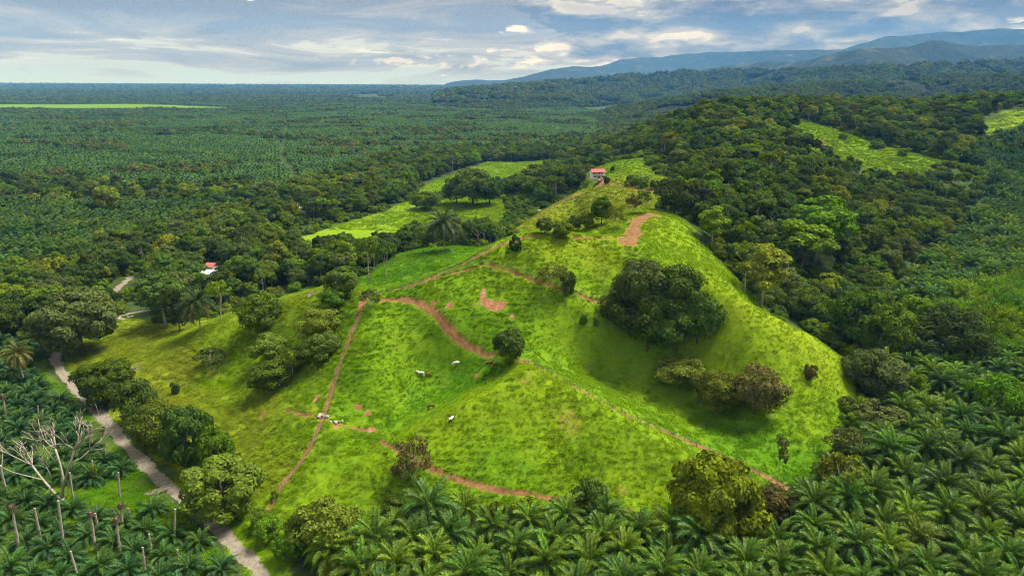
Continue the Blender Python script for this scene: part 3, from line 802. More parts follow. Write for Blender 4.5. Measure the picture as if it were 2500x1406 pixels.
def trunk(seed, cc, h, r0, n_limb=6, lean=0.05, mat='bark'):
    r = np.random.default_rng(seed); b = MB()
    fork = h * 0.45
    lx, ly = r.normal(size=2) * lean * h
    b.tube([(0, 0, -0.6), (lx * .3, ly * .3, fork * .5), (lx * .6, ly * .6, fork), (lx, ly, h * 0.78)], [r0 * 1.25, r0 * .9, r0 * .75, r0 * .3], 7)
    for k in r.permutation(len(cc))[:n_limb]:
        e = Vector(cc[k]); s = Vector((lx * .6, ly * .6, fork * (0.85 + .3 * r.random()))); m = s.lerp(e, 0.5) + Vector((0, 0, -0.06 * h))
        b.tube([s, m, e], [r0 * .45, r0 * .28, r0 * .1], 5)
    return b.mesh('trunk', M[mat], True)
TREES = {}      # kind -> list of (trunk mesh, crown mesh)
def make_tree(kind, seed, rx, rz, h, clumps, leaves, leaf, r0=0.28, flat=0.0, spread=0.36, mat='bark', limbs=6, ry=None, open_=0.0, zmin=-0.45):
    zc = h - rz * 0.95
    v, f, cc = crown(seed, rx, ry or rx, rz, zc, clumps, leaves, leaf, flat, spread, open_, zmin)
    cm = mesh_np('crown', v, f, M['leaf']); tm = trunk(seed + 99, cc, h, r0, limbs, mat=mat)
    TREES.setdefault(kind, []).append((tm, cm))
for s in range(5): make_tree('round', 100 + s, 5.2 + .3 * s, 4.6, 11.5, 50 + 4 * s, 95, 0.40, 0.32, zmin=-0.92)
for s in range(4): make_tree('tall', 200 + s, 4.2, 5.6 + .4 * s, 16.0, 44, 95, 0.40, 0.30, spread=0.40, mat='pale_bark' if s % 2 else 'bark')
for s in range(3): make_tree('umbrella', 300 + s, 6.2, 3.0, 14.0, 52, 80, 0.40, 0.30, flat=0.25, spread=0.30, mat='pale_bark')
for s in range(3): make_tree('bush', 400 + s, 2.6, 2.1, 3.9, 26, 90, 0.26, 0.12, spread=0.42, zmin=-1.0)
for s in range(2): make_tree('sparse', 500 + s, 3.6, 3.2, 8.0, 26, 44, 0.30, 0.16, spread=0.30, mat='pale_bark', limbs=12, open_=0.4)
for s in range(2): make_tree('sapling', 600 + s, 1.2, 2.4, 6.5, 14, 30, 0.26, 0.09, spread=0.5, mat='pale_bark', limbs=4)
make_tree('broad', 701, 8.0, 6.0, 13.5, 130, 135, 0.46, 0.5, spread=0.26, limbs=10, zmin=-0.8)
make_tree('broad', 702, 7.6, 6.4, 13.5, 125, 135, 0.46, 0.5, spread=0.27, limbs=10, zmin=-0.8)
FAR = []        # low crowns for woods a kilometre and more away
for s in range(4):
    v, f, _ = crown(800 + s, 5.0, 5.0, 4.2, 6.5, 20, 22, 1.0, spread=0.42)
    FAR.append(mesh_np('far_crown', v, f, M['leaf']))

def frond(seed, L, bend, pairs, leaf, droop, width=0.15, twist=0.25):
    """a pinnate palm leaf along +X: arching stalk with two ranks of leaflets"""
    r = np.random.default_rng(seed); n = 9; b = MB()
    ang = np.array([-bend * (k / (n - 1)) ** 1.4 for k in range(n)])
    step = L / (n - 1); px_, pz = [0.0], [0.0]
    for k in range(n - 1):
        px_.append(px_[-1] + math.cos(ang[k]) * step); pz.append(pz[-1] + math.sin(ang[k]) * step)
    sway = r.normal() * 0.12 * L; py_ = [sway * (k / (n - 1)) ** 2 for k in range(n)]
    at = lambda t: Vector((np.interp(t, np.linspace(0, 1, n), px_), np.interp(t, np.linspace(0, 1, n), py_), np.interp(t, np.linspace(0, 1, n), pz)))
    b.tube([at(t) for t in np.linspace(0, 1, 6)], [0.09, 0.07, 0.05, 0.035, 0.02, 0.01], 4, 1, False)
    for k in range(pairs):
        t = 0.14 + 0.85 * (k + 0.5) / pairs
        p = at(t); q = at(min(t + 0.03, 1)) - at(max(t - 0.03, 0)); q.normalize()
        ln = leaf * (math.sin(math.pi * min(1, (t - 0.06) * 0.94)) ** 0.6 * 0.95 + 0.12) * (0.85 + 0.3 * r.random())
        for s in (-1, 1):
            out = Vector((-q.y, q.x, 0)).normalized() * s
            d = (out * 0.82 + q * (0.45 + 0.5 * t) + Vector((0, 0, 0.25 + twist * r.normal()))).normalized()
            mid = p + d * ln * 0.5
            tip = p + d * ln * 0.9 + Vector((0, 0, -droop * ln * (0.7 + 0.6 * r.random())))
            w = q * width * (0.8 + .4 * r.random())
            b.add([p - w * .5, p + w * .5, mid + w, mid - w, tip], [(0, 1, 2, 3), (3, 2, 4)], 0)
    return b.mesh('frond', [M['palm'], M['rachis']])
FROND = {'up': [frond(1 + s, 5.6, 1.05, 34, 1.15, 0.7, 0.11) for s in range(3)], 'mid': [frond(11 + s, 6.4, 1.65, 36, 1.3, 0.9, 0.11) for s in range(4)],
         'low': [frond(21 + s, 6.2, 1.6, 34, 1.25, 1.0, 0.11) for s in range(3)]}
def palm_layout(seed, n=38, emax=82, emin=-22):
    r = np.random.default_rng(seed); o = []
    for k in range(n):
        t = k / (n - 1); el = emax + (emin - emax) * t ** 0.85 + r.normal() * 5
        kind = 'up' if t < 0.3 else ('mid' if t < 0.78 else 'low')
        o.append((kind, int(r.integers(0, 9)), k * 2.39996 + r.normal() * 0.12, R(el), 0.82 + 0.28 * r.random()))
    return o
def join_mesh(name, parts, mats):
    """parts: (mesh, matrix) -> one mesh"""
    vs_, fs, ms, o = [], [], [], 0
    for me, mx in parts:
        v = np.empty(len(me.vertices) * 3, np.float32); me.vertices.foreach_get('co', v); v = v.reshape(-1, 3)
        mxn = np.array(mx); v = v @ mxn[:3, :3].T + mxn[:3, 3]
        vs_.append(v)
        for p in me.polygons: fs.append([i + o for i in p.vertices]); ms.append(p.material_index)
        o += len(v)
    return mesh_np(name, np.concatenate(vs_), fs, mats, ms)
def frond_matrix(az, el, sc):
    return Matrix.Rotation(az, 4, 'Z') @ Matrix.Rotation(-el, 4, 'Y') @ Matrix.Translation((0.15, 0, 0)) @ Matrix.Scale(sc, 4)
def palm_crown(seed, **kw):
    return join_mesh('crown', [(FROND[k][i % len(FROND[k])], frond_matrix(az, el, sc)) for k, i, az, el, sc in palm_layout(seed, **kw)], [M['palm_crown'], M['rachis']])
PALM_CROWN = [palm_crown(50 + s) for s in range(5)]
YOUNG_CROWN = [palm_crown(70 + s, n=26, emax=80, emin=8) for s in range(4)]
def palm_trunk(h, r0, seed, mat='palm_trunk', flare=1.3):
    r = np.random.default_rng(seed); b = MB(); n = max(4, int(h / 0.7)); pts, rad = [], []
    for k in range(n + 1):
        t = k / n; pts.append((0.25 * math.sin(t * 2 + seed) * t, 0.2 * math.cos(t * 2.4 + seed) * t, -0.6 + (h + 0.6) * t)); rad.append(r0 * (flare - (flare - 1) * min(1, t * 4)) * (1 + 0.10 * (-1) ** k) * (1.15 if t > .9 else 1))
    b.tube(pts, rad, 8); return b.mesh('trunk', M[mat])
PALM_TRUNK = [palm_trunk(7.0, 0.34, s) for s in range(3)]
def far_palm(seed, n=15):
    r = np.random.default_rng(seed); b = MB()
    for k in range(n):
        t = k / (n - 1); el = R(78 - 88 * t + r.normal() * 6); az = k * 2.39996
        L = 4.8 * (0.85 + .3 * r.random()); pts = []; a = el; x = z = 0.0
        for s in range(5):
            pts.append((x, z)); x += math.cos(a) * L / 4; z += math.sin(a) * L / 4; a -= 0.42
        ca, sa = math.cos(az), math.sin(az); wid = [0.15, .8, 1.0, .75, .1]
        for s in (-1, 1):
            v = []
            for (x_, z_), w in zip(pts, wid):
                v += [(ca * x_, sa * x_, z_), (ca * x_ - sa * s * w, sa * x_ + ca * s * w, z_ - 0.45 * w)]
            b.add(v, [(2 * i, 2 * i + 2, 2 * i + 3, 2 * i + 1) for i in range(4)])
    return b.mesh('far_palm', M['palm'])
FAR_PALM = [far_palm(s) for s in range(4)]
def tuft(seed, n, h, spread):
    r = np.random.default_rng(seed); b = MB()
    for k in range(n):
        a = r.random() * 6.283; d = Vector((math.cos(a), math.sin(a), 0)); o = d * spread * r.random() * .6; hh = h * (.6 + .6 * r.random()); w = d.cross(Vector((0, 0, 1))) * h * .16
        p1 = o + d * spread * .25 + Vector((0, 0, hh * .7)); p2 = o + d * spread * (.6 + .3 * r.random()) + Vector((0, 0, hh * .75))
        b.add([o - w + Vector((0, 0, -.1)), o + w + Vector((0, 0, -.1)), p1 + w * .9, p1 - w * .9, p2], [(0, 1, 2, 3), (3, 2, 4)])
    return b.mesh('tuft', M['tuft'])
TUFT = [tuft(s, 12, 0.30, 0.65) for s in range(4)]
def bamboo(seed, n=46):
    r = np.random.default_rng(seed); b = MB(); C = []
    for k in range(n):
        a = r.random() * 6.283; lean = 0.12 + 0.55 * r.random(); h = 9 * (.7 + .4 * r.random()); d = Vector((math.cos(a), math.sin(a), 0)); o = d * r.random() * 1.2
        pts = [o + d * (lean * h * t ** 2.2) + Vector((0, 0, h * (t - .12 * t ** 3))) for t in (0, .25, .5, .75, 1)]
        b.tube(pts, [.06, .05, .04, .03, .01], 4, 1, False)
        for q in range(60):
            t = .25 + .7 * r.random(); i = min(int(t * 4), 3); C.append(pts[i].lerp(pts[i + 1], t * 4 - i) + Vector(r.normal(size=3) * .42))
    C = np.array(C); nv = unit(len(C), r) + np.array([0, 0, .5]); nv /= np.linalg.norm(nv, axis=1, keepdims=True)
    v, f = leaf_quads(C, nv, .40 * (.6 + .8 * r.random(len(C))), r, .45); o = len(b.v)
    b.v += v.tolist(); b.f += (f + o).tolist(); b.m += [0] * len(f)
    return b.mesh('bamboo', [M['leaf'], M['rachis']])
BAMBOO_M = [bamboo(s) for s in range(3)]

# ------------------------------------------------------------------ scattering of what nobody could count
def make_scatter_group():
    ng = bpy.data.node_groups.new('scatter', 'GeometryNodeTree')
    ng.interface.new_socket('Geometry', in_out='INPUT', socket_type='NodeSocketGeometry')
    ng.interface.new_socket('Collection', in_out='INPUT', socket_type='NodeSocketCollection')
    ng.interface.new_socket('Geometry', in_out='OUTPUT', socket_type='NodeSocketGeometry')
    gi, go = ng.nodes.new('NodeGroupInput'), ng.nodes.new('NodeGroupOutput')
    ci = ng.nodes.new('GeometryNodeCollectionInfo'); ci.inputs['Separate Children'].default_value = True; ci.inputs['Reset Children'].default_value = True
    ip = ng.nodes.new('GeometryNodeInstanceOnPoints'); ip.inputs['Pick Instance'].default_value = True
    mp = ng.nodes.new('GeometryNodeMeshToPoints')
    def attr(name, typ):
        n = ng.nodes.new('GeometryNodeInputNamedAttribute'); n.data_type = typ; n.inputs[0].default_value = name; return n.outputs[0]
    ng.links.new(gi.outputs[0], mp.inputs[0]); ng.links.new(mp.outputs[0], ip.inputs['Points'])
    ng.links.new(gi.outputs[1], ci.inputs[0]); ng.links.new(ci.outputs[0], ip.inputs['Instance'])
    ng.links.new(attr('pick', 'INT'), ip.inputs['Instance Index'])
    ng.links.new(attr('turn', 'FLOAT_VECTOR'), ip.inputs['Rotation']); ng.links.new(attr('size', 'FLOAT'), ip.inputs['Scale'])
    ng.links.new(ip.outputs[0], go.inputs[0])
    return ng
SCATTER_NG = make_scatter_group()
def proto_collection(name, items):
    """meshes -> a collection used only as a source of instances"""
    c = bpy.data.collections.new(name)
    for k, me in enumerate(items):
        o = bpy.data.objects.new('%s_%02d' % (name, k), me); c.objects.link(o)
        for sl in o.material_slots:
            if sl.material in (M['leaf'], M['palm'], M['palm_crown']):
                mt = M['leaf_mass'] if sl.material == M['leaf'] else M['palm_mass'] if sl.material == M['palm'] else M['palm_crown_mass']
                sl.link = 'OBJECT'; sl.material = mt
    return c
def scatter(name, label, cat, pts, col, n_proto, size, seed=0, tilt=0.0, extra=None, pick=None, tints=None, tint=None):
    r = np.random.default_rng(seed); n = len(pts)
    me = bpy.data.meshes.new(name); me.vertices.add(n); me.vertices.foreach_set('co', np.asarray(pts, np.float32).ravel())
    a = me.attributes.new('pick', 'INT', 'POINT'); a.data.foreach_set('value', (r.integers(0, n_proto, n) if pick is None else pick).astype(np.int32))
    t = np.c_[r.normal(size=n) * tilt, r.normal(size=n) * tilt, r.random(n) * 6.283].astype(np.float32)
    a = me.attributes.new('turn', 'FLOAT_VECTOR', 'POINT'); a.data.foreach_set('vector', t.ravel())
    a = me.attributes.new('size', 'FLOAT', 'POINT'); a.data.foreach_set('value', np.asarray(size, np.float32))
    if tints is not None or tint is not None:
        tc = np.asarray(tints)[r.integers(0, len(tints), n)] if tint is None else np.asarray(tint)
        a = me.attributes.new('tint', 'FLOAT_COLOR', 'POINT'); a.data.foreach_set('color', np.c_[tc, np.ones(n)].astype(np.float32).ravel())
    for k, v in (extra or {}).items():
        a = me.attributes.new(k, 'FLOAT', 'POINT'); a.data.foreach_set('value', np.asarray(v, np.float32))
    o = link(name, me); md = o.modifiers.new('scatter', 'NODES'); md.node_group = SCATTER_NG
    md[[s.identifier for s in SCATTER_NG.interface.items_tree if s.name == 'Collection'][0]] = col
    tag(o, label, cat, kind='stuff'); return o
def on_ground(x, y, dz=0.0):
    return np.c_[x, y, height(x, y) + dz]

# ------------------------------------------------------------------ palette of the living things
C_DARK, C_MID, C_OLIVE, C_BRIGHT = (0.082, 0.130, 0.022), (0.108, 0.176, 0.018), (0.135, 0.178, 0.020), (0.115, 0.205, 0.012)
C_GREY, C_YELLOW, C_RUST, C_LIME, C_DEEP = (0.105, 0.135, 0.036), (0.190, 0.215, 0.022), (0.135, 0.128, 0.036), (0.150, 0.225, 0.014), (0.060, 0.092, 0.022)
NAMES = {C_DARK: 'dark green', C_MID: 'mid green', C_OLIVE: 'olive green', C_BRIGHT: 'bright green', C_GREY: 'grey green', C_YELLOW: 'yellow green', C_RUST: 'brownish', C_LIME: 'lime green', C_DEEP: 'very dark green'}
PALM_COLS = [(0.066, 0.128, 0.018), (0.080, 0.150, 0.018), (0.110, 0.182, 0.018), (0.062, 0.126, 0.026)]
REF = {'round': (12.4, 11.5), 'tall': (10.2, 16.0), 'umbrella': (14.0, 14.0), 'bush': (6.2, 3.9), 'sparse': (8.4, 8.0), 'sapling': (3.0, 6.5), 'broad': (18.0, 13.5)}
ORD = 'first second third fourth fifth sixth seventh eighth ninth tenth eleventh twelfth thirteenth fourteenth fifteenth sixteenth seventeenth eighteenth nineteenth twentieth'.split()
def visible(p, top):
    """is the top of a thing at p in the frame and not behind a hill"""
    u, v, d = project((p[0], p[1], p[2] + top))
    if d < 10 or not (-40 < u < 2540 and -20 < v < 1500): return False
    t = np.linspace(0.15, 0.97, 40); e = np.array([p[0], p[1], p[2] + top]); o = np.array([0, 0, CAM_H])
    q = o + (e - o) * t[:, None]
    return bool((q[:, 2] > height(q[:, 0], q[:, 1])).all())
def add_tree(kind, var, loc, rz, scale, colr, label, group=None, name=None, cat='tree'):
    tm, cm = TREES[kind][var % len(TREES[kind])]
    e = empty(name or {'bush': 'shrub', 'sapling': 'sapling', 'tall': 'forest_tree', 'umbrella': 'forest_tree'}.get(kind, 'broadleaf_tree'), loc, rz, scale)
    link('trunk', tm, e); link('crown', cm, e, color=colr)
    tag(e, label, cat, group); return e
LANDMARKS = [
 (200, 862, 185, 150, 'broad', C_GREY, 'large grey green tree overhanging the bend of the gravel road', 'trees beside the gravel road'),
 (268, 982, 135, 105, 'broad', C_MID, 'glossy green spreading tree beside the road below the pile of dead branches', 'trees beside the gravel road'),
 (338, 1040, 95, 105, 'round', C_DARK, 'dark rounded tree beside the gravel road, third from the bend', 'trees beside the gravel road'),
 (382, 1092, 100, 105, 'round', C_OLIVE, 'olive green tree beside the gravel road at its middle', 'trees beside the gravel road'),
 (470, 1150, 125, 150, 'broad', C_DARK, 'tall dense dark tree left of the bright green tree by the road', 'trees beside the gravel road'),
 (530, 1165, 92, 115, 'round', C_BRIGHT, 'vivid bright green tree amid the dark roadside trees', 'trees beside the gravel road'),
 (548, 1258, 185, 135, 'broad', C_OLIVE, 'huge olive tree overhanging the gravel road where it comes out', 'trees beside the gravel road'),
 (422, 1118, 62, 66, 'round', C_DARK, 'small dark tree squeezed between the roadside trees', 'trees beside the gravel road'),
 (636, 806, 90, 85, 'round', C_MID, 'round dark green tree alone at the foot of the left spur', 'trees on the left slope'),
 (515, 902, 85, 55, 'sparse', C_GREY, 'low brownish sparse tree in the left meadow', 'trees on the left slope'),
 (660, 955, 104, 70, 'round', C_MID, 'wide rounded tree at the lower end of the left slope thicket', 'trees on the left slope'),
 (665, 880, 100, 62, 'round', C_OLIVE, 'olive tree in the middle of the left slope thicket', 'trees on the left slope'),
 (775, 826, 98, 72, 'round', C_OLIVE, 'leafy olive tree near the top of the left slope thicket', 'trees on the left slope'),
 (785, 878, 82, 62, 'round', C_DARK, 'dark tree at the right edge of the left slope thicket', 'trees on the left slope'),
 (715, 900, 66, 46, 'round', C_OLIVE, 'smaller olive tree between the thicket and the fence', 'trees on the left slope'),
 (836, 726, 84, 72, 'round', C_DARK, 'dark tree on the crest left of the fence corner', 'trees on the left slope'),
 (818, 752, 66, 48, 'bush', C_MID, 'leafy shrub just below the dark tree on the crest', 'shrubs on the hill'),
 (905, 757, 56, 52, 'sparse', C_GREY, 'pale sparse little tree at the corner of the tracks', 'trees on the hill'),
 (430, 960, 24, 26, 'bush', C_DARK, 'tiny dark shrub alone in the left meadow', 'shrubs on the hill'),
 (716, 925, 26, 66, 'sapling', C_LIME, 'slender lime green sapling right of the left slope thicket', 'trees on the left slope'),
 (1243, 886, 82, 80, 'round', C_DARK, 'dark tree on top of the front knoll beside the track', 'trees on the hill'),
 (1352, 704, 78, 66, 'sparse', C_OLIVE, 'thin bushy tree high on the middle slope', 'trees on the hill'),
 (1385, 712, 40, 50, 'bush', C_DARK, 'dark shrub at the foot of the thin bushy tree', 'shrubs on the hill'),
 (1258, 612, 30, 32, 'bush', C_DEEP, 'small very dark shrub by the ridge track near the summit', 'shrubs on the hill'),
 (1535, 815, 115, 110, 'round', C_DARK, 'leftmost tree of the big dark copse on the right slope', 'trees of the hillside copse'),
 (1578, 852, 120, 110, 'round', C_DARK, 'lowest tree at the left of the big dark copse', 'trees of the hillside copse'),
 (1650, 858, 125, 112, 'round', C_DARK, 'lowest tree at the right of the big dark copse', 'trees of the hillside copse'),
 (1702, 836, 100, 115, 'round', C_DARK, 'rightmost tree of the big dark copse', 'trees of the hillside copse'),
 (1562, 760, 130, 120, 'round', C_GREY, 'topmost tree at the left of the big dark copse', 'trees of the hillside copse'),
 (1640, 775, 130, 115, 'round', C_DARK, 'topmost tree at the right of the big dark copse', 'trees of the hillside copse'),
 (1600, 810, 120, 110, 'round', C_DARK, 'tree in the heart of the big dark copse', 'trees of the hillside copse'),
 (1660, 945, 118, 72, 'bush', C_OLIVE, 'leftmost of the three olive shrubs below the copse', 'shrubs below the copse'),
 (1752, 1000, 112, 90, 'bush', C_OLIVE, 'middle one of the three olive shrubs below the copse', 'shrubs below the copse'),
 (1842, 1008, 118, 112, 'bush', C_RUST, 'rightmost brownish one of the three shrubs below the copse', 'shrubs below the copse'),
 (1976, 922, 32, 34, 'bush', C_RUST, 'small brown shrub alone on the bright right shoulder', 'shrubs on the hill'),
 (1425, 792, 20, 22, 'bush', C_MID, 'tiny left one of two shrubs left of the copse', 'shrubs on the hill'),
 (1456, 795, 16, 18, 'bush', C_MID, 'tiny right one of two shrubs left of the copse', 'shrubs on the hill'),
 (1897, 1178, 34, 112, 'sapling', C_GREY, 'tall thin nearly bare tree beside the lower track', 'trees on the hill'),
 (1742, 1312, 228, 190, 'broad', (0.190, 0.275, 0.016), 'large lime green leafy tree at the foot of the knoll', 'trees at the foot of the hill'),
 (1690, 1330, 110, 110, 'round', C_MID, 'green tree tucked under the large lime green tree', 'trees at the foot of the hill'),
 (1885, 1272, 115, 82, 'bush', C_RUST, 'brownish shrub right of the large lime green tree', 'trees at the foot of the hill'),
 (1430, 1290, 95, 105, 'round', C_DARK, 'very dark leafy tree at the end of the knoll track', 'trees at the foot of the hill'),
 (1012, 1184, 96, 110, 'sparse', C_RUST, 'thin brownish tree beside the lower knoll track', 'trees on the hill'),
 (985, 1190, 60, 60, 'sparse', C_GREY, 'low sparse tree left of the thin brownish tree', 'trees on the hill'),
 (800, 1350, 130, 120, 'round', C_OLIVE, 'olive brown tree at the lower end of the left pasture', 'trees at the foot of the hill'),
 (875, 1310, 80, 66, 'sparse', C_LIME, 'pale flowering tree at the lower end of the left pasture', 'trees at the foot of the hill'),
 (655, 1325, 70, 60, 'bush', C_BRIGHT, 'bright leafy shrub on the bank above the gravel road', 'trees at the foot of the hill'),
 (712, 1368, 70, 60, 'bush', C_BRIGHT, 'bright leafy shrub nearest the bottom end of the road', 'trees at the foot of the hill'),
 (745, 1335, 80, 75, 'bush', C_OLIVE, 'dull olive shrub left of the olive brown tree', 'trees at the foot of the hill'),
 (640, 1290, 50, 46, 'bush', C_MID, 'green shrub under the huge olive roadside tree', 'trees at the foot of the hill'),
 (672, 1216, 22, 22, 'bush', C_LIME, 'tiny lime shrub at the low end of the fence', 'shrubs on the hill'),
 (2050, 1236, 130, 130, 'sparse', C_OLIVE, 'olive grey tree where the lower track meets the palms', 'trees along the right edge of the hill'),
 (2010, 1222, 70, 60, 'bush', C_RUST, 'brownish shrub left of the olive grey tree by the palms', 'trees along the right edge of the hill'),
 (2135, 1070, 135, 92, 'umbrella', C_GREY, 'grey flat topped tree at the right edge above the palms', 'trees along the right edge of the hill'),
 (2070, 1130, 90, 80, 'round', C_GREY, 'low grey tree at the right edge below the flat topped one', 'trees along the right edge of the hill'),
 (2145, 975, 120, 105, 'round', C_GREY, 'broad grey green tree with bare limbs at the right edge', 'trees along the right edge of the hill'),
 (2215, 985, 70, 75, 'round', C_BRIGHT, 'bright green small tree right of the broad grey green tree', 'trees along the right edge of the hill'),
 (2110, 960, 100, 100, 'round', C_GREY, 'grey green tree behind the broad one at the right edge', 'trees along the right edge of the hill'),
 (2320, 885, 155, 130, 'round', C_DEEP, 'dark brown green round tree below the bamboo', 'trees among the right hand palms'),
 (2430, 1035, 112, 112, 'round', C_BRIGHT, 'bright leafy tree standing among the right hand palms', 'trees among the right hand palms'),
 (2160, 880, 130, 130, 'round', C_MID, 'mid green tree in the corner between hill and palms', 'trees along the right edge of the hill'),
 (2235, 830, 120, 100, 'round', C_LIME, 'lime green leafy tree beyond the right shoulder', 'trees along the right edge of the hill'),
 (2090, 850, 130, 130, 'round', C_MID, 'large mid green tree touching the bright right shoulder', 'trees along the right edge of the hill'),
 (1858, 745, 112, 140, 'tall', C_YELLOW, 'yellow green round headed tree at the forest edge', 'trees along the right edge of the hill'),
 (1818, 715, 48, 85, 'sapling', C_YELLOW, 'slim yellow green tree with pale stem at the forest edge', 'trees along the right edge of the hill'),
 (1990, 640, 150, 150, 'tall', C_BRIGHT, 'big bright green tree standing out of the right hand forest', 'landmark trees of the right hand forest'),
 (1945, 680, 150, 140, 'tall', C_LIME, 'lime green leafy tree in front of the big bright green one', 'landmark trees of the right hand forest'),
 (1738, 600, 75, 90, 'tall', C_LIME, 'lime green tree left of the forest edge trunks', 'landmark trees of the right hand forest'),
 (1880, 460, 70, 90, 'umbrella', C_OLIVE, 'tall olive tree with bare pale trunk in the upper forest', 'landmark trees of the right hand forest'),
 (1645, 520, 85, 75, 'round', C_DEEP, 'very dark tree where the saddle track meets the forest', 'landmark trees of the right hand forest'),
 (1468, 548, 56, 62, 'round', C_MID, 'leafy tree below the house on the hill', 'trees between ridge and house'),
 (1432, 560, 40, 40, 'round', C_OLIVE, 'olive tree left of the leafy tree below the house', 'trees between ridge and house'),
 (1500, 560, 50, 55, 'sparse', C_OLIVE, 'sparse small tree right of the leafy tree below the house', 'trees between ridge and house'),
 (1545, 522, 44, 48, 'sparse', C_RUST, 'brownish small tree left of the bare saddle', 'trees between ridge and house'),
 (1575, 522, 40, 62, 'sapling', C_MID, 'slender tree beside the bare saddle', 'trees between ridge and house'),
 (1330, 572, 44, 38, 'round', C_GREY, 'grey tree just behind the summit of the ridge', 'trees between ridge and house'),
 (1375, 582, 55, 40, 'bush', C_OLIVE, 'pale olive shrub just behind the summit', 'trees between ridge and house'),
 (1400, 565, 34, 36, 'round', C_DARK, 'small dark tree behind the summit shrubs', 'trees between ridge and house'),
 (1481, 448, 18, 16, 'bush', C_DEEP, 'dark round shrub at the right corner of the house', 'shrubs around the house'),
 (1545, 452, 38, 26, 'bush', C_MID, 'longest hedge shrub above the house track', 'shrubs around the house'),
 (1570, 457, 34, 22, 'bush', C_MID, 'second hedge shrub from the house above the track', 'shrubs around the house'),
 (1600, 461, 30, 20, 'bush', C_MID, 'third hedge shrub from the house above the track', 'shrubs around the house'),
 (1625, 462, 34, 18, 'bush', C_LIME, 'pale hedge shrub farthest from the house', 'shrubs around the house'),
 (1400, 462, 48, 50, 'round', C_DEEP, 'dark spreading tree just left of the house', 'trees around the house'),
 (1495, 418, 12, 11, 'bush', C_DARK, 'lower one of two shrubs on the slope behind the house', 'shrubs around the house'),
 (1155, 502, 105, 85, 'round', C_DARK, 'big dark tree alone in the middle of the bright field', 'trees in the bright field'),
 (1115, 498, 60, 60, 'round', C_DARK, 'smaller dark tree left of the big one in the field', 'trees in the bright field'),
 (1195, 500, 60, 60, 'round', C_DARK, 'dark tree right of the big one in the field', 'trees in the bright field'),
 (1075, 500, 40, 34, 'sparse', C_MID, 'small tree at the left end of the field trees', 'trees in the bright field'),
 (1216, 442, 16, 10, 'bush', C_DEEP, 'low dark shrub in the upper bright field', 'trees in the bright field'),
 (1238, 482, 52, 44, 'round', C_DARK, 'first dark tree right of the field clump, towards the house', 'trees in the bright field'),
 (1272, 480, 56, 46, 'round', C_MID, 'second tree right of the field clump, nearer the house grove', 'trees in the bright field'),
 (1250, 447, 30, 14, 'bush', C_DARK, 'left part of the hedge across the upper bright field', 'trees in the bright field'),
 (1278, 446, 30, 14, 'bush', C_DARK, 'right part of the hedge across the upper bright field', 'trees in the bright field'),
 (1040, 512, 60, 40, 'round', C_DARK, 'dark tree between the two strips of bright field', 'trees in the bright field'),
 (1972, 362, 24, 34, 'sapling', C_OLIVE, 'small tree below the crest of the far right grassy hilltop', 'trees on the far right hilltop'),
 (2060, 340, 26, 14, 'bush', C_MID, 'low shrub near the crest of the far right grassy hilltop', 'trees on the far right hilltop'),
 (2140, 362, 34, 18, 'bush', C_OLIVE, 'middle shrub on the far right grassy hilltop', 'trees on the far right hilltop'),
 (2205, 380, 30, 16, 'bush', C_MID, 'lower right shrub on the far right grassy hilltop', 'trees on the far right hilltop'),
 (2015, 372, 30, 16, 'bush', C_DARK, 'lower left shrub on the far right grassy hilltop', 'trees on the far right hilltop'),
 (265, 520, 62, 60, 'round', C_YELLOW, 'yellow green dome shaped tree amid the left plantation', 'trees in the left plantation'),
 (900, 690, 60, 110, 'umbrella', C_MID, 'tall tree with pale trunks at the left of the green hollow', 'trees around the green hollow'),
 (945, 690, 56, 100, 'umbrella', C_MID, 'tall pale trunked tree nearest the green hollow', 'trees around the green hollow'),
 (540, 790, 60, 105, 'umbrella', C_LIME, 'slender tree with forked pale trunk left of the spur', 'trees behind left spur'),
 (485, 735, 60, 60, 'round', C_LIME, 'vivid lime green tree in front of the white roofed farm', 'trees behind left spur'),
 (405, 800, 105, 125, 'tall', C_DARK, 'tall dark tree left of the lone palm by the meadow', 'trees behind left spur'),
 (440, 810, 60, 100, 'round', C_DARK, 'dark tree directly behind the lone palm by the meadow', 'trees behind left spur'),
]
TREE_SPOTS = []     # x, y, radius already taken
n_individual = 0
for k, (u, v, w, h, kind, colr, label, grp) in enumerate(LANDMARKS):
    p = hit(u, v); d = project(p)[2]; dep = math.atan2(CAM_H - p.z, math.hypot(p.x, p.y))
    wm, hm = w * d / FOC, max(h * d / FOC - w * d / FOC * 0.25 * math.sin(dep), 1.0) / math.cos(dep) * 1.02
    if kind == 'bush' and w >= 50: kind, cat0 = 'round', 'shrub'
    else: cat0 = 'shrub' if kind == 'bush' else 'tree'
    rw, rh = REF[kind]
    hm = max(hm, wm * 0.45)
    add_tree(kind, k, p, k * 2.4, (wm / rw, wm / rw, hm / rh), colr, label, grp, name='shrub' if cat0 == 'shrub' else None, cat=cat0)
    TREE_SPOTS.append((p.x, p.y, wm * 0.42)); n_individual += cat0 == 'tree'

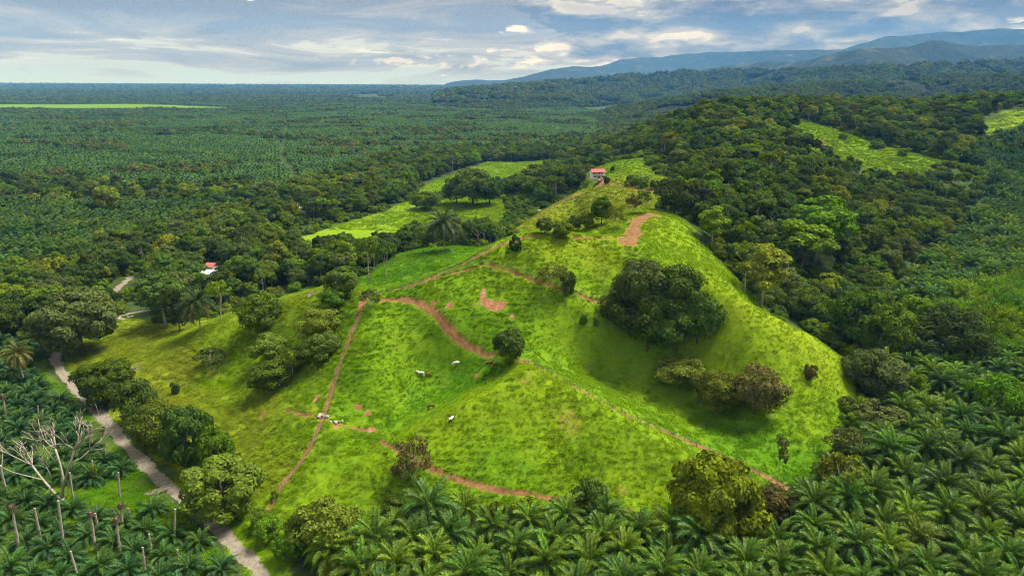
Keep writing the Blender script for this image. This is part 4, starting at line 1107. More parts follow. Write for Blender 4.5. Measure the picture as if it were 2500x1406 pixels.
# ------------------------------------------------------------------ woods: the nearest trees one by one, the rest as one mass
def grid_points(pg, step, seed, jitter=0.42):
    xs_ = [p[0] for p in pg]; ys_ = [p[1] for p in pg]; r = np.random.default_rng(seed)
    X, Y = np.meshgrid(np.arange(min(xs_), max(xs_), step), np.arange(min(ys_), max(ys_), step * 0.9))
    X = X + (np.arange(X.shape[0])[:, None] % 2) * step / 2
    x = X.ravel() + r.normal(size=X.size) * step * jitter * .6; y = Y.ravel() + r.normal(size=X.size) * step * jitter * .6
    m = inside(x, y, pg); return x[m], y[m]
def sight_clear(u, v, r_=6.0, n=3):
    p = hit(u, v); L = math.hypot(p.x, p.y)
    return [(p.x * (1 - k * 9.0 / L), p.y * (1 - k * 9.0 / L), r_ if k else r_ + 2) for k in range(n)]
CLEAR = sight_clear(516, 678, 5.5, 4) + sight_clear(507, 670, 5, 2) + sight_clear(735, 518, 5, 4) + sight_clear(320, 692, 6, 4) + sight_clear(340, 760, 6, 3) + [(-150, 327, 9), (-150, 316, 8), (-187, 322, 10), (-160, 512, 9), (-155, 276, 9), (-163, 283, 9)]
def free(x, y, pad=1.0):
    m = np.ones(len(x), bool)
    for a, b, c in TREE_SPOTS + CLEAR: m &= (x - a) ** 2 + (y - b) ** 2 > (c + pad) ** 2
    m &= dist_line(x, y, LINES['gravel']) > 7
    return m
WOODS = [('belt', BELT, 7.0, 'in the wooded belt behind left spur'), ('treeline', TREELINE, 7.5, 'in the treeline beyond bright field'), ('house', HOUSEWOOD, 7.5, 'in the grove left of the house'),
         ('forest', FOREST, 8.0, 'in the forest right of hill'), ('scatter', SCATTER, 15.0, 'in the tree row across left plantation')]
cand = []
for wi, (nm, pg, st, _) in enumerate(WOODS):
    x, y = grid_points(pg, st, 40 + wi); m = free(x, y); x, y = x[m], y[m]
    r = np.random.default_rng(60 + wi); z = height(x, y)
    patch = fbm(x / 35, y / 35, 71, 2)
    for k in range(len(x)):
        q = r.random()
        kind = 'tall' if q < 0.40 else ('round' if q < 0.80 else 'umbrella')
        cw = r.random() + (patch[k] - .5) * 0.5
        colr = C_DEEP if cw < .12 else C_DARK if cw < 0.45 else C_MID if cw < 0.68 else C_OLIVE if cw < 0.80 else C_GREY if cw < 0.88 else C_LIME if cw < 1.0 else C_YELLOW if cw < 1.12 else C_RUST
        low = 0.55 if (195 < x[k] < 352 and 415 < y[k] < 530) else 1.0
        cand.append((math.hypot(x[k], y[k]), x[k], y[k], z[k], kind, colr, (0.60 + 0.62 * r.random() ** 1.4) * (0.9 if kind == 'tall' else 1.0) * low * (.8 if wi == 0 and y[k] > 335 and x[k] > -125 else 1.0), wi, r.random() * 6.28, int(r.integers(0, 20))))
cand.sort()
single, mass = [], []
for c in cand:
    if n_individual + len(single) < 300 and visible(c[1:4], 11 * c[6]): single.append(c)
    else: mass.append(c)
def row_labels(items, key_u, per_row=14):
    """items sorted near to far -> (row, place from the left) for each"""
    out = {}
    for r0 in range(0, len(items), per_row):
        ch = sorted(range(r0, min(r0 + per_row, len(items))), key=lambda i: key_u(items[i]))
        for j, i in enumerate(ch): out[i] = (r0 // per_row, j)
    return out
ROWS = ['front', 'second', 'third', 'fourth', 'fifth', 'sixth', 'seventh', 'eighth', 'ninth', 'tenth', 'eleventh', 'twelfth', 'thirteenth', 'fourteenth', 'fifteenth', 'sixteenth', 'seventeenth', 'eighteenth', 'nineteenth', 'twentieth', 'twenty-first', 'twenty-second', 'twenty-third', 'twenty-fourth']
for wi in range(len(WOODS)):
    items = [c for c in single if c[7] == wi]
    lab = row_labels(items, lambda c: project(c[1:4])[0])
    for i, c in enumerate(items):
        row, j = lab[i]
        adj = {'tall': 'tall', 'round': 'rounded', 'umbrella': 'flat topped'}[c[4]]
        add_tree(c[4], c[9], c[1:4], c[8], c[6], c[5], '%s %s tree, %s from left, %s row, %s' % (NAMES[c[5]], adj, ORD[j], ROWS[row], WOODS[wi][3].replace('in the ', '')), 'trees ' + WOODS[wi][3], cat='tree')
def tree_protos():
    items, index = [], {}
    for kind in ('round', 'tall', 'umbrella'):
        for vi, (tm, cm) in enumerate(TREES[kind]):
            j = join_mesh('whole_tree', [(cm, Matrix.Identity(4)), (tm, Matrix.Identity(4))], [M['leaf'], tm.materials[0]])
            nc = len(cm.polygons); mi = np.zeros(len(j.polygons), np.int32); mi[nc:] = 1; j.polygons.foreach_set('material_index', mi)
            index[(kind, vi)] = len(items); items.append(j)
    return items, index
items_, idx_ = tree_protos()
COLL_TREES = proto_collection('tree_source', items_)
pts = np.array([c[1:4] for c in mass]); pk = np.array([idx_[(c[4], c[9] % len(TREES[c[4]]))] for c in mass])
scatter('forest_canopy', 'dense mixed green forest covering the slopes behind the nearest trees', 'forest', pts, COLL_TREES, 1, [c[6] for c in mass], 3, 0.04, pick=pk, tint=[c[5] for c in mass])

# ------------------------------------------------------------------ oil palms
def palm_points(pg, step, seed, ymax=1e9, dx=0.0, ang=0.2):
    xs_ = [p[0] for p in pg]; ys_ = [p[1] for p in pg]; r = np.random.default_rng(seed)
    cx, cy_ = (min(xs_) + max(xs_)) / 2, (min(ys_) + min(max(ys_), ymax)) / 2; Rr = max(max(xs_) - min(xs_), min(max(ys_), ymax) - min(ys_)) * 0.75
    g = np.arange(-Rr, Rr, step); X, Y = np.meshgrid(g, np.arange(-Rr, Rr, step * 0.866)); X = X + (np.arange(X.shape[0])[:, None] % 2) * step / 2
    ca, sa = math.cos(ang), math.sin(ang)
    x = cx + X.ravel() * ca - Y.ravel() * sa + r.normal(size=X.size) * .55; y = cy_ + X.ravel() * sa + Y.ravel() * ca + r.normal(size=X.size) * .55
    m = inside(x, y, pg) & (y < ymax); return x[m], y[m]
def add_palm(loc, rz, sc, trunk_h, colr, label, group, fronds, seed, young=False):
    e = empty('young_oil_palm' if young else 'oil_palm', loc, rz, sc)
    th = trunk_h
    link('trunk', PALM_TRUNK[seed % 3], e, scale=(0.8 if young else 1, 0.8 if young else 1, th / 7.0))
    if fronds:
        for k, i, az, el, s2 in palm_layout((70 + seed % 4) if young else (50 + seed % 5), **(dict(n=26, emax=80, emin=8) if young else {})):
            mx = Matrix.Translation((0, 0, th)) @ frond_matrix(az, el, s2)
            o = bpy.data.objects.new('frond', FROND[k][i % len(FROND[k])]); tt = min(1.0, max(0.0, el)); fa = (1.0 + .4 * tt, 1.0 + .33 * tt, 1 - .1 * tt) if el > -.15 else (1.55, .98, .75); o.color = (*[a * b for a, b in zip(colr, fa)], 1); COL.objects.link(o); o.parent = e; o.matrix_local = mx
    else:
        link('crown', (YOUNG_CROWN[seed % 4] if young else PALM_CROWN[seed % 5]), e, loc=(0, 0, th), color=colr)
    tag(e, label, 'palm', group); return e
rp = np.random.default_rng(5)
x, y = palm_points(PALMS_R, 8.2, 11)
m = free(x, y, 0.5) & ~inside(x, y, BAMBOO) & ((x < 0.82 * y + 45) | (y < 60)); x, y = x[m], y[m]; z = height(x, y)
order = np.argsort(np.hypot(x, y)); x, y, z = x[order], y[order], z[order]
ind = [k for k in range(len(x)) if y[k] > 70 and visible((x[k], y[k], z[k]), 9)][:300]
lab = row_labels(ind, lambda k: project((x[k], y[k], z[k]))[0], 15)
for i, k in enumerate(ind):
    row, j = lab[i]
    add_palm((x[k], y[k], z[k]), rp.random() * 6.28, 0.76 + 0.34 * rp.random(), 3.6 + 3.4 * rp.random(), PALM_COLS[int(rp.integers(0, 4))],
             'mature oil palm, %s from left in %s planted row from the bottom right' % (ORD[j], ROWS[row]), 'mature oil palms right of and below the hill', i < 70, int(rp.integers(0, 60)))
rest = np.ones(len(x), bool); rest[ind] = False
def whole_palm(s):
    j = join_mesh('whole_palm', [(PALM_CROWN[s], Matrix.Translation((0, 0, 5.5))), (PALM_TRUNK[s % 3], Matrix.Diagonal((1, 1, .8, 1)))], [M['palm'], M['rachis'], M['palm_trunk']])
    nc = len(PALM_CROWN[s].polygons); mi = np.empty(len(j.polygons), np.int32); j.polygons.foreach_get('material_index', mi); mi[nc:] = 2; j.polygons.foreach_set('material_index', mi); return j
WP = [whole_palm(s) for s in range(5)]
COLL_PALM = proto_collection('palm_source', WP)
n = int(rest.sum())
scatter('palm_plantation', 'mature oil palm plantation filling the ground right of the hill', 'plantation', np.c_[x, y, z][rest], COLL_PALM, 5, 0.76 + .34 * rp.random(n), 8, 0.03, tints=PALM_COLS)
# the left plain: full palms to half a kilometre, simpler ones beyond
xl, yl = palm_points(OUT_L, 8.8, 12, 3200, ang=0.32)
m = (xl > -0.80 * yl - 60) & (xl < 0.5 * yl); xl, yl = xl[m], yl[m]
m = np.ones(len(xl), bool)
for pg in FARFIELDS: m &= ~inside(xl, yl, pg)
m &= ~inside(xl, yl, SCATTER) | (rp.random(len(xl)) < .35)
gap = fbm(xl / 160, yl / 45, 83, 2); m &= gap < 0.70
rx_ = xl * math.cos(.32) + yl * math.sin(.32) + 22 * (fbm(xl / 300, yl / 300, 84, 2) - .5); ry_ = -xl * math.sin(.32) + yl * math.cos(.32)
m &= (np.mod(rx_, 310) > 8) & (np.mod(ry_ + 60, 420) > 10)
m &= free(xl, yl, 0.0)
xl, yl = xl[m], yl[m]; zl = height(xl, yl); dl = np.hypot(xl, yl)
nearp = dl < 620
scatter('palm_plantation', 'oil palm plantation on the plain nearest the wooded belt', 'plantation', np.c_[xl, yl, zl][nearp], COLL_PALM, 5, 0.72 + .2 * rp.random(int(nearp.sum())), 9, 0.04, tints=PALM_COLS)
other = fbm(xl / 120, yl / 60, 87, 3)
wild = (~nearp) & (other > 0.62)
far = ~nearp & ~wild
PALM_FAR_COLS = [(0.046, 0.100, 0.020), (0.056, 0.114, 0.020), (0.068, 0.130, 0.018)]
COLL_FP = proto_collection('far_palm_source', FAR_PALM)
scatter('palm_plantation', 'vast oil palm plantation stretching over the far plain', 'plantation', np.c_[xl, yl, zl + 4.5][far], COLL_FP, 4, 0.85 + .25 * rp.random(int(far.sum())), 10, 0.05, tints=PALM_FAR_COLS)
COLL_FT = proto_collection('far_tree_source', FAR)
FAR_TINTS = [C_DARK, C_MID, C_OLIVE, C_DARK, C_GREY, C_MID, C_DARK, C_RUST]
scatter('wild_trees', 'patches of wild trees and scrub scattered over the far plantation', 'trees', np.c_[xl, yl, zl - 1][wild], COLL_FT, 4, 0.5 + .6 * rp.random(int(wild.sum())), 11, 0.1, tints=FAR_TINTS)
# beyond: woods and plantations that run together towards the horizon
def far_cover():
    r = np.random.default_rng(19); P = []
    for y0, y1, st in ((3200, 5000, 20), (5000, 8200, 32), (8200, 14000, 58)):
        X, Y = np.meshgrid(np.arange(-0.82 * y1, 0.35 * y1, st), np.arange(y0, y1, st * 1.2)); x = X.ravel() + r.normal(size=X.size) * st * .4; y = Y.ravel() + r.normal(size=X.size) * st * .4
        m = (x > -0.82 * y)
        for pg in FARFIELDS: m &= ~inside(x, y, pg)
        m &= fbm(x / 500, y / 900, 23, 2) < 0.68
        x, y = x[m], y[m]; P.append(np.c_[x, y, height(x, y) - st * 0.38, np.full(len(x), st / 12)])
    return np.concatenate(P)
fc = far_cover()
scatter('far_woods', 'far woods and plantations running together towards the horizon', 'forest', fc[:, :3], COLL_FT, 4, fc[:, 3] * (0.6 + 0.6 * np.random.default_rng(3).random(len(fc))), 12, 0.1, tints=FAR_TINTS)
# woods on the near hills to the right
def on_ridge(G, n, seed, lo=0.05, hi=0.72):
    r = np.random.default_rng(seed); c, w, _ = G.shape
    a = r.random(n) * (c - 1.01); b = (lo + (hi - lo) * r.random(n)) * (w - 1.01); i, j = a.astype(int), b.astype(int); fa, fb = (a - i)[:, None], (b - j)[:, None]
    p = (G[i, j] * (1 - fa) + G[i + 1, j] * fa) * (1 - fb) + (G[i, j + 1] * (1 - fa) + G[i + 1, j + 1] * fa) * fb
    q = fbm(p[:, 0] / 130, p[:, 1] / 130, seed, 3); ok = (q < 0.64) & (p[:, 2] > -2) & (np.abs(p[:, 0]) < 0.9 * p[:, 1])
    return p[ok]
pn = np.concatenate([on_ridge(RIDGE_NEAR, 34000, 31), on_ridge(RIDGE_LOW, 42000, 33)])
r_ = np.random.default_rng(2)
scatter('hill_woods', 'woods covering the low hills beneath the blue mountains', 'forest', pn - np.array([0, 0, 2.0]), COLL_FT, 4, (0.7 + .6 * r_.random(len(pn))) * np.where(np.hypot(pn[:, 0], pn[:, 1]) > 2900, 1.9, 1.0), 13, 0.1, tints=FAR_TINTS)
gx, gy = np.meshgrid(np.arange(60, 1500, 11), np.arange(980, 2300, 12)); gx = gx.ravel() + r_.normal(size=gx.size) * 4; gy = gy.ravel() + r_.normal(size=gx.size) * 4
m = (gx > 120 + (gy - 980) * 0.12) & (gx < gy * .85) & (fbm(gx / 90, gy / 90, 37, 3) < 0.6)
for pg in FARFIELDS: m &= ~inside(gx, gy, pg)
gx, gy = gx[m], gy[m]
scatter('valley_woods', 'woods filling the valley behind the right hand forest', 'forest', on_ground(gx, gy, -1), COLL_FT, 4, 0.6 + .6 * r_.random(len(gx)), 14, 0.1, tints=FAR_TINTS)

# ------------------------------------------------------------------ grass of the pastures
def grass():
    r = np.random.default_rng(21)
    def region(x0, x1, y0, y1, n, s0):
        x = x0 + (x1 - x0) * r.random(n); y = y0 + (y1 - y0) * r.random(n); a = land(x, y)
        cl = fbm(x / 2.6, y / 2.6, 93, 2)
        ok = (a[3] < .6) & (a[0] < .30 + .2 * r.random(n)) & (a[1] < .3) & (a[5] < .4) & (cl + 0.3 * r.random(n) > 0.38)
        x, y = x[ok], y[ok]
        return x, y, s0 * (0.5 + 0.8 * r.random(len(x))) * (1 + 0.22 * np.sin(height(x, y) * 5.2 + 5 * fbm(x / 9, y / 9, 13, 2))) * (0.7 + 0.7 * fbm(x / 14, y / 14, 95, 2)), a[2][ok], a[4][ok]
    parts = [region(-168, 118, 112, 300, 270000, 0.78), region(-70, 122, 290, 565, 95000, 1.3), region(-122, 60, 435, 860, 40000, 2.0), region(215, 355, 478, 690, 22000, 2.2), region(390, 600, 560, 730, 9000, 2.5), region(-230, -50, 95, 240, 45000, 1.2)]
    x, y, s, l, w = (np.concatenate(q) for q in zip(*parts))
    c = proto_collection('tuft_source', TUFT)
    scatter('pasture_grass', 'tussocky green pasture grass covering the hills and fields', 'grass', on_ground(x, y, -0.02), c, 4, s, 22, 0.12, {'lush': l, 'wet': w})
grass()

# low growth under and along the edges of the woods
def undergrowth():
    r = np.random.default_rng(44); n = 26000; x = -260 + 700 * r.random(n); y = 95 + 560 * r.random(n); a = land(x, y)
    ok = (a[3] > .9) & (a[0] < .1) & (a[1] < .05) & (np.abs(x) < y * .85 + 40) & (fbm(x / 12, y / 12, 45, 2) > .36) & free(x, y, -2.0) & (dist_line(x, y, LINES['gravel']) > 4.5)
    ok &= ~(inside(x, y, PALMS_R) & (y < 330)) & ~(inside(x, y, OUT_L) & (r.random(n) < .6)) & ~inside(x, y, YOUNG)
    x, y = x[ok], y[ok]; c = proto_collection('shrub_source', [t[1] for t in TREES['bush']])
    scatter('undergrowth', 'low green undergrowth beneath and along the edges of the woods', 'undergrowth', on_ground(x, y, -.5), c, 3, .45 + .7 * r.random(len(x)), 46, .1, tints=[C_DARK, C_MID, C_OLIVE, C_MID, C_LIME])
undergrowth()

# ------------------------------------------------------------------ young palms beside the road, and the dead trunks among them
xs_, ys_ = palm_points(YOUNG, 7.0, 31, ang=0.75)
m = (dist_line(xs_, ys_, LINES['gravel']) > 5.0) & (fbm(xs_ / 20, ys_ / 20, 14, 2) < 0.72); xs_, ys_ = xs_[m], ys_[m]; zs_ = height(xs_, ys_)
o_ = np.argsort(np.hypot(xs_, ys_)); xs_, ys_, zs_ = xs_[o_], ys_[o_], zs_[o_]
yi = [k for k in range(len(xs_)) if visible((xs_[k], ys_[k], zs_[k]), 2.5)]
lab = row_labels(yi, lambda k: project((xs_[k], ys_[k], zs_[k]))[0], 12)
for i, k in enumerate(yi):
    row, j = lab[i]
    add_palm((xs_[k], ys_[k], zs_[k]), rp.random() * 6.28, 0.56 + 0.2 * rp.random(), 0.9 + 0.5 * rp.random(), [(0.036, 0.088, 0.030), (0.042, 0.100, 0.030), (0.050, 0.112, 0.026)][int(rp.integers(0, 3))],
             'young oil palm, %s from left in %s row, left of the gravel road' % (ORD[j], ROWS[min(row, 23)]), 'young oil palms left of the gravel road', i < 45, int(rp.integers(0, 60)), True)
DEAD = [(48, 1347, 29, 1236, 1), (100, 1315, 84, 1240, 0), (157, 1342, 142, 1222, 0), (235, 1347, 220, 1250, 1), (240, 1300, 233, 1252, 0), (295, 1358, 283, 1265, 1), (300, 1298, 295, 1230, 1), (180, 1228, 170, 1153, 0), (292, 1214, 289, 1153, 0),
        (315, 1275, 313, 1240, 0), (190, 1408, 172, 1345, 0), (354, 1392, 348, 1335, 0), (370, 1347, 364, 1303, 0), (427, 1322, 427, 1242, 0), (435, 1369, 433, 1341, 0), (15, 1024, 6, 964, 1), (230, 1180, 225, 1124, 2), (224, 1095, 222, 1037, 0), (19, 1214, 1, 1135, 0), (94, 1017, 92, 990, 0)]
DEAD_LAB = ['tall capped dead palm trunk near the left edge', 'dead palm trunk right of the tall capped one at the left', 'brown dead palm trunk under the big bare tree', 'tall capped dead palm trunk below the bare tree, on its right', 'thin dead trunk leaning on the tall capped one', 'dead palm trunk with round brown head, left one of the pair', 'dead palm trunk with round brown head, right one of the pair',
            'grey dead trunk just right of the bare tree', 'dark dead trunk halfway between bare tree and road', 'short stub of a dead trunk near the pair with brown heads', 'leaning dead trunk cut by the bottom edge', 'low dead trunk nearest the bottom edge left of the road', 'short dead trunk up from the lowest one', 'straight dead trunk nearest the huge olive tree', 'shortest dead stub in the grass near the road end',
            'capped dead trunk at the far left edge higher up', 'dead trunk overgrown with green vine', 'thin dead trunk at the upper right of the bare tree', 'dark dead trunk at the left edge beside the bare tree', 'tiny far dead stub among the young palms']
def dead_trunk(seed, cap):
    r = np.random.default_rng(seed); b = MB(); n = 9; pts, rad = [], []
    for k in range(n + 1):
        t = k / n; pts.append((r.normal() * .04, r.normal() * .04, -.5 + 10.5 * t)); rad.append(.30 - .10 * t + .02 * (k % 2))
    b.tube(pts, rad, 8)
    return b.mesh('dead_palm_trunk', M['dead_wood'])
def dead_head(seed):
    r = np.random.default_rng(seed); b = MB()
    for k in range(26):
        a = k * 2.4; d = Vector((math.cos(a), math.sin(a), 0)); el = 0.9 - 1.5 * k / 26
        p = Vector((0, 0, 9.4 + .5 * r.random())); q = p + d * .55 * math.cos(el) + Vector((0, 0, .65 * math.sin(el) + .15)); e = q + d * .25 + Vector((0, 0, -.75 - .5 * r.random()))
        b.tube([p, q, e], [.13, .10, .03], 4)
    return b.mesh('head', M['palm_trunk'])
def vine(seed):
    r = np.random.default_rng(seed); n = 500; t = r.random(n) * 8.5; a = r.random(n) * 6.283; q = .45 + .35 * r.random(n)
    c = np.c_[np.cos(a) * q, np.sin(a) * q, t]; v, f = leaf_quads(c, unit(n, r), .22 * (.6 + .8 * r.random(n)), r); return mesh_np('vine', v, f, M['leaf'])
DT = [dead_trunk(s, 0) for s in range(3)]; DH = [dead_head(s) for s in range(2)]; DV = vine(4)
RIGHT = CAM_ROT @ Vector((1, 0, 0)); UP = Vector((0, 0, 1))
for k, ((u, v, tu, tv, cap), lb) in enumerate(zip(DEAD, DEAD_LAB)):
    p = hit(u, v); d = project(p)[2]; dep = math.atan2(CAM_H - p.z, math.hypot(p.x, p.y)); h = (v - tv) * d / FOC / math.cos(dep)
    dr = ray(tu, tv); t_ = p.y / dr[1]; top = Vector((dr[0] * t_, p.y, CAM_H + dr[2] * t_)) - p; h = top.length
    e = empty('dead_palm', p, 0, 1); e.rotation_euler = top.to_track_quat('Z', 'Y').to_euler()
    wf = min(1.0, 0.75 + h * .02); link('trunk', DT[k % 3], e, scale=(wf, wf, h / 10.0), rot=(0, 0, k))
    if cap == 1: link('head', DH[k % 2], e, loc=(0, 0, h - 10.0))
    if cap == 2: link('vine', DV, e, scale=(1, 1, h / 10), color=C_LIME)
    tag(e, lb, 'dead palm', 'dead palm trunks among the young palms')

# the big bare tree
def bare_tree():
    base = hit(150, 1240); d = project(base)[2]; m_ = d / FOC * 1.06
    r = np.random.default_rng(12); b = MB()
    fwd = Vector((0, 1, 0))
    def at(u, v, z=0.0):
        q = ray(u, v); t = (base.y + z) / q[1]; return Vector((q[0] * t, base.y + z, CAM_H + q[2] * t)) - base
    def grow(p, q, rad, depth, sway):
        mid = p.lerp(q, .5) + Vector(r.normal(size=3)) * (q - p).length * .05
        b.tube([p, mid, q], [rad, rad * .82, rad * .62], 5 if depth > 1 else 4)
        if depth == 0: return
        for k in range(3):
            dirv = ((q - p).normalized() * .9 + Vector(r.normal(size=3)) * .38 + UP * .18).normalized()
            L = (q - p).length * (.62 + .25 * r.random()); s = q if k else p.lerp(q, .72)
            grow(s, s + dirv * L, rad * (.58 if k else .42), depth - 1, sway)
    trunk_top = at(152, 1215)
    b.tube([(0, 0, -.5), at(151, 1228), trunk_top], [.62, .5, .45], 8)
    limbs = [([(152, 1215), (155, 1170), (146, 1130), (135, 1095)], .34, 1.5, 3), ([(154, 1190), (168, 1140), (182, 1098)], .34, -1.0, 3), ([(178, 1105), (200, 1082), (218, 1060)], .22, -2.0, 3), ([(170, 1135), (195, 1120), (220, 1098)], .15, 1.5, 2), ([(148, 1222), (120, 1188), (100, 1165), (78, 1135)], .32, 2.5, 3),
             ([(100, 1170), (60, 1160), (30, 1152), (4, 1140)], .15, 3.5, 2), ([(78, 1135), (50, 1122), (22, 1108)], .16, -1.5, 2), ([(135, 1130), (118, 1105), (104, 1085)], .17, -2.5, 3), ([(125, 1192), (124, 1160), (112, 1138)], .10, -2.0, 1)]
    for pts, rad, z, dep in limbs:
        P = [at(u, v, z * i / (len(pts) - 1)) for i, (u, v) in enumerate(pts)]
        b.tube(P, [rad * (1 - .45 * i / (len(P) - 1)) for i in range(len(P))], 6)
        for k in range(4):
            dirv = ((P[-1] - P[-2]).normalized() + Vector(r.normal(size=3)) * .35 + UP * .35).normalized()
            grow(P[-1], P[-1] + dirv * (2.6 + 1.4 * r.random()), max(rad * .5, .06), min(dep, 2), 0)
    e = empty('bare_tree', base); o = link('trunk_and_limbs', b.mesh('bare_tree', M['pale_bark'], True), e)
    fern = MB(); tag(e, 'big leafless dead tree with pale spreading limbs at the lower left', 'dead tree')
bare_tree()

# single tall palms of other kinds
def tall_palm(u, v, w, h, colr, label, dead_low=0):
    p = hit(u, v); d = project(p)[2]; dep = math.atan2(CAM_H - p.z, math.hypot(p.x, p.y)); wm = w * d / FOC; sc = wm / 11.5
    hm = (h * d / FOC) / math.cos(dep) - wm * .30
    e = empty('lone_palm', p); link('trunk', palm_trunk(hm, .26, 3, 'pale_bark', 1.5), e)
    for q, (k, i, az, el, s2) in enumerate(palm_layout(u, n=30, emax=84, emin=-30)):
        o = bpy.data.objects.new('frond', FROND[k][i % len(FROND[k])]); COL.objects.link(o); o.parent = e
        o.color = (*((.20, .17, .05) if q >= 30 - dead_low else colr), 1); o.matrix_local = Matrix.Translation((0, 0, hm)) @ Matrix.Scale(sc, 4) @ frond_matrix(az, el, s2)
    tag(e, label, 'palm', 'lone palms')
tall_palm(490, 805, 95, 92, (.065, .105, .026), 'lone palm with drooping yellow lower fronds at the meadow edge', 6)
tall_palm(60, 935, 72, 92, (.14, .14, .025), 'yellowing palm on a bare grey stem left of the road', 10)
tall_palm(1085, 612, 98, 90, (.075, .105, .040), 'big feathery palm standing in the green hollow', 2)
tall_palm(1335, 470, 40, 46, (.045, .085, .028), 'palm in the grove below the house', 0)
tall_palm(1432, 440, 18, 36, (.10, .13, .03), 'small pale palm behind the house', 2)

# bamboo
bx, by = grid_points(BAMBOO, 9.0, 77); bz = height(bx, by); vb = [k for k in range(len(bx)) if visible((bx[k], by[k], bz[k]), 8)]
vb.sort(key=lambda k: math.hypot(bx[k], by[k])); lab = row_labels(vb, lambda k: project((bx[k], by[k], bz[k]))[0], 9)
for i, k in enumerate(vb):
    row, j = lab[i]
    e = empty('bamboo_clump', (bx[k], by[k], bz[k]), k * 1.7, .8 + .65 * rp.random()); link('culms_and_leaves', BAMBOO_M[k % 3], e, color=[(.150, .265, .014), (.115, .235, .014), (.185, .290, .016)][k % 3])
    tag(e, 'yellow green bamboo clump, %s from left in %s row of the grove' % (ORD[j], ROWS[row]), 'bamboo', 'bamboo clumps at the right edge')

# ------------------------------------------------------------------ dead branches, rubble
def branch_pile(u, v, n, L, seed, name, label, mat='dead_wood', spread=1.0):
    p = hit(u, v); r = np.random.default_rng(seed); e = empty(name, p)
    for k in range(n):
        a = 0.35 + r.normal() * .45; dd = Vector((math.cos(a), math.sin(a), 0)); s = Vector((r.normal() * L * .16 * spread, r.normal() * L * .12 * spread, .2 + .3 * r.random())); l = L * (.4 + .6 * r.random())
        b = MB(); q = s - dd * l * .5; t = s + dd * l * .5 + Vector((0, 0, .3 + .9 * r.random())); md = q.lerp(t, .5) + Vector((0, 0, .15 + r.normal() * .2))
        b.tube([q, md, t], [.14, .10, .04], 5)
        for w in range(3):
            f = md.lerp(t, r.random()); g = (dd + Vector(r.normal(size=3)) * .5).normalized(); b.tube([f, f + g * l * .25], [.05, .015], 4)
        link('branch', b.mesh('branch', M[mat]), e)
    tag(e, label, 'dead branches')
branch_pile(312, 908, 14, 7.5, 5, 'branch_pile', 'heap of pale dead branches in the left meadow')
branch_pile(758, 722, 4, 4.0, 6, 'fallen_branch', 'small fallen dead branch on the left spur')
branch_pile(392, 1205, 12, 5.0, 7, 'brush_heap', 'brown brush heap by the roadside at the bend under the olive tree', 'wood', 1.6)
def rubble(u, v, n, rad, seed, label, group=None):
    p = hit(u, v); r = np.random.default_rng(seed); e = empty('rubble_heap', p)
    for k in range(n):
        bm = bmesh.new(); bmesh.ops.create_icosphere(bm, subdivisions=1, radius=1.0)
        for q in bm.verts: q.co *= .75 + .4 * r.random()
        me = bpy.data.meshes.new('stone'); bm.to_mesh(me); bm.free(); me.materials.append(M['stone'])
        s = .25 + .5 * r.random(); link('stone', me, e, loc=(r.normal() * rad, r.normal() * rad * .5, s * .3), rot=tuple(r.random(3) * 3), scale=(s * 1.4, s, s * .7))
    tag(e, label, 'rubble', group)
rubble(285, 778, 22, 2.6, 8, 'pale rubble heap at the head of the left meadow')
rubble(787, 1016, 7, .7, 9, 'pale stones where the fence line crosses the footpath')
rubble(822, 1030, 6, .8, 10, 'pale stones on the footpath right of the fence line')

# ------------------------------------------------------------------ fences
def post_mesh():
    b = MB(); b.tube([(0, 0, -.3), (.02, .01, .7), (0, .03, 1.45)], [.085, .08, .07], 6); return b.mesh('post', M['wood'])
POST = post_mesh()
def fence(key, off, label, step=3.2):
    pl = [Vector((a, b, 0)) for a, b in LINES[key]]; pts = []; acc = 0
    for a, b in zip(pl[:-1], pl[1:]):
        L = (b - a).length; dv = (b - a) / L; nr = Vector((-dv.y, dv.x, 0)); t = -acc % step
        while t < L: q = a + dv * t + nr * off; pts.append(q); t += step
        acc = (acc + L) % step
    P = on_ground(np.array([q.x for q in pts]), np.array([q.y for q in pts]), -.05)
    e = empty('wire_fence', P[0]); r = np.random.default_rng(len(P))
    for k, q in enumerate(P):
        link('post', POST, e, loc=tuple(q - P[0]), rot=(r.normal() * .05, r.normal() * .05, k), scale=(1, 1, .9 + .25 * r.random()))
    for hgt in (.45, .85, 1.2):
        b = MB(); b.tube([tuple(q - P[0] + np.array([0, 0, hgt])) for q in P], [.012] * len(P), 3, 0, False); link('wire', b.mesh('wire', M['wire']), e)
    tag(e, label, 'fence', 'pasture fences')
fence('fence', .7, 'wire fence with wooden posts running down the left pasture')
fence('ridge', -1.1, 'wire fence with wooden posts along the ridge track')
fence('lower', .6, 'wire fence with wooden posts along the upper slope path')
fence('valley', -.7, 'wire fence with wooden posts along the lower track to the palms')
fence('house_upper', 1.9, 'wire fence with wooden posts along the house track', 4.0)

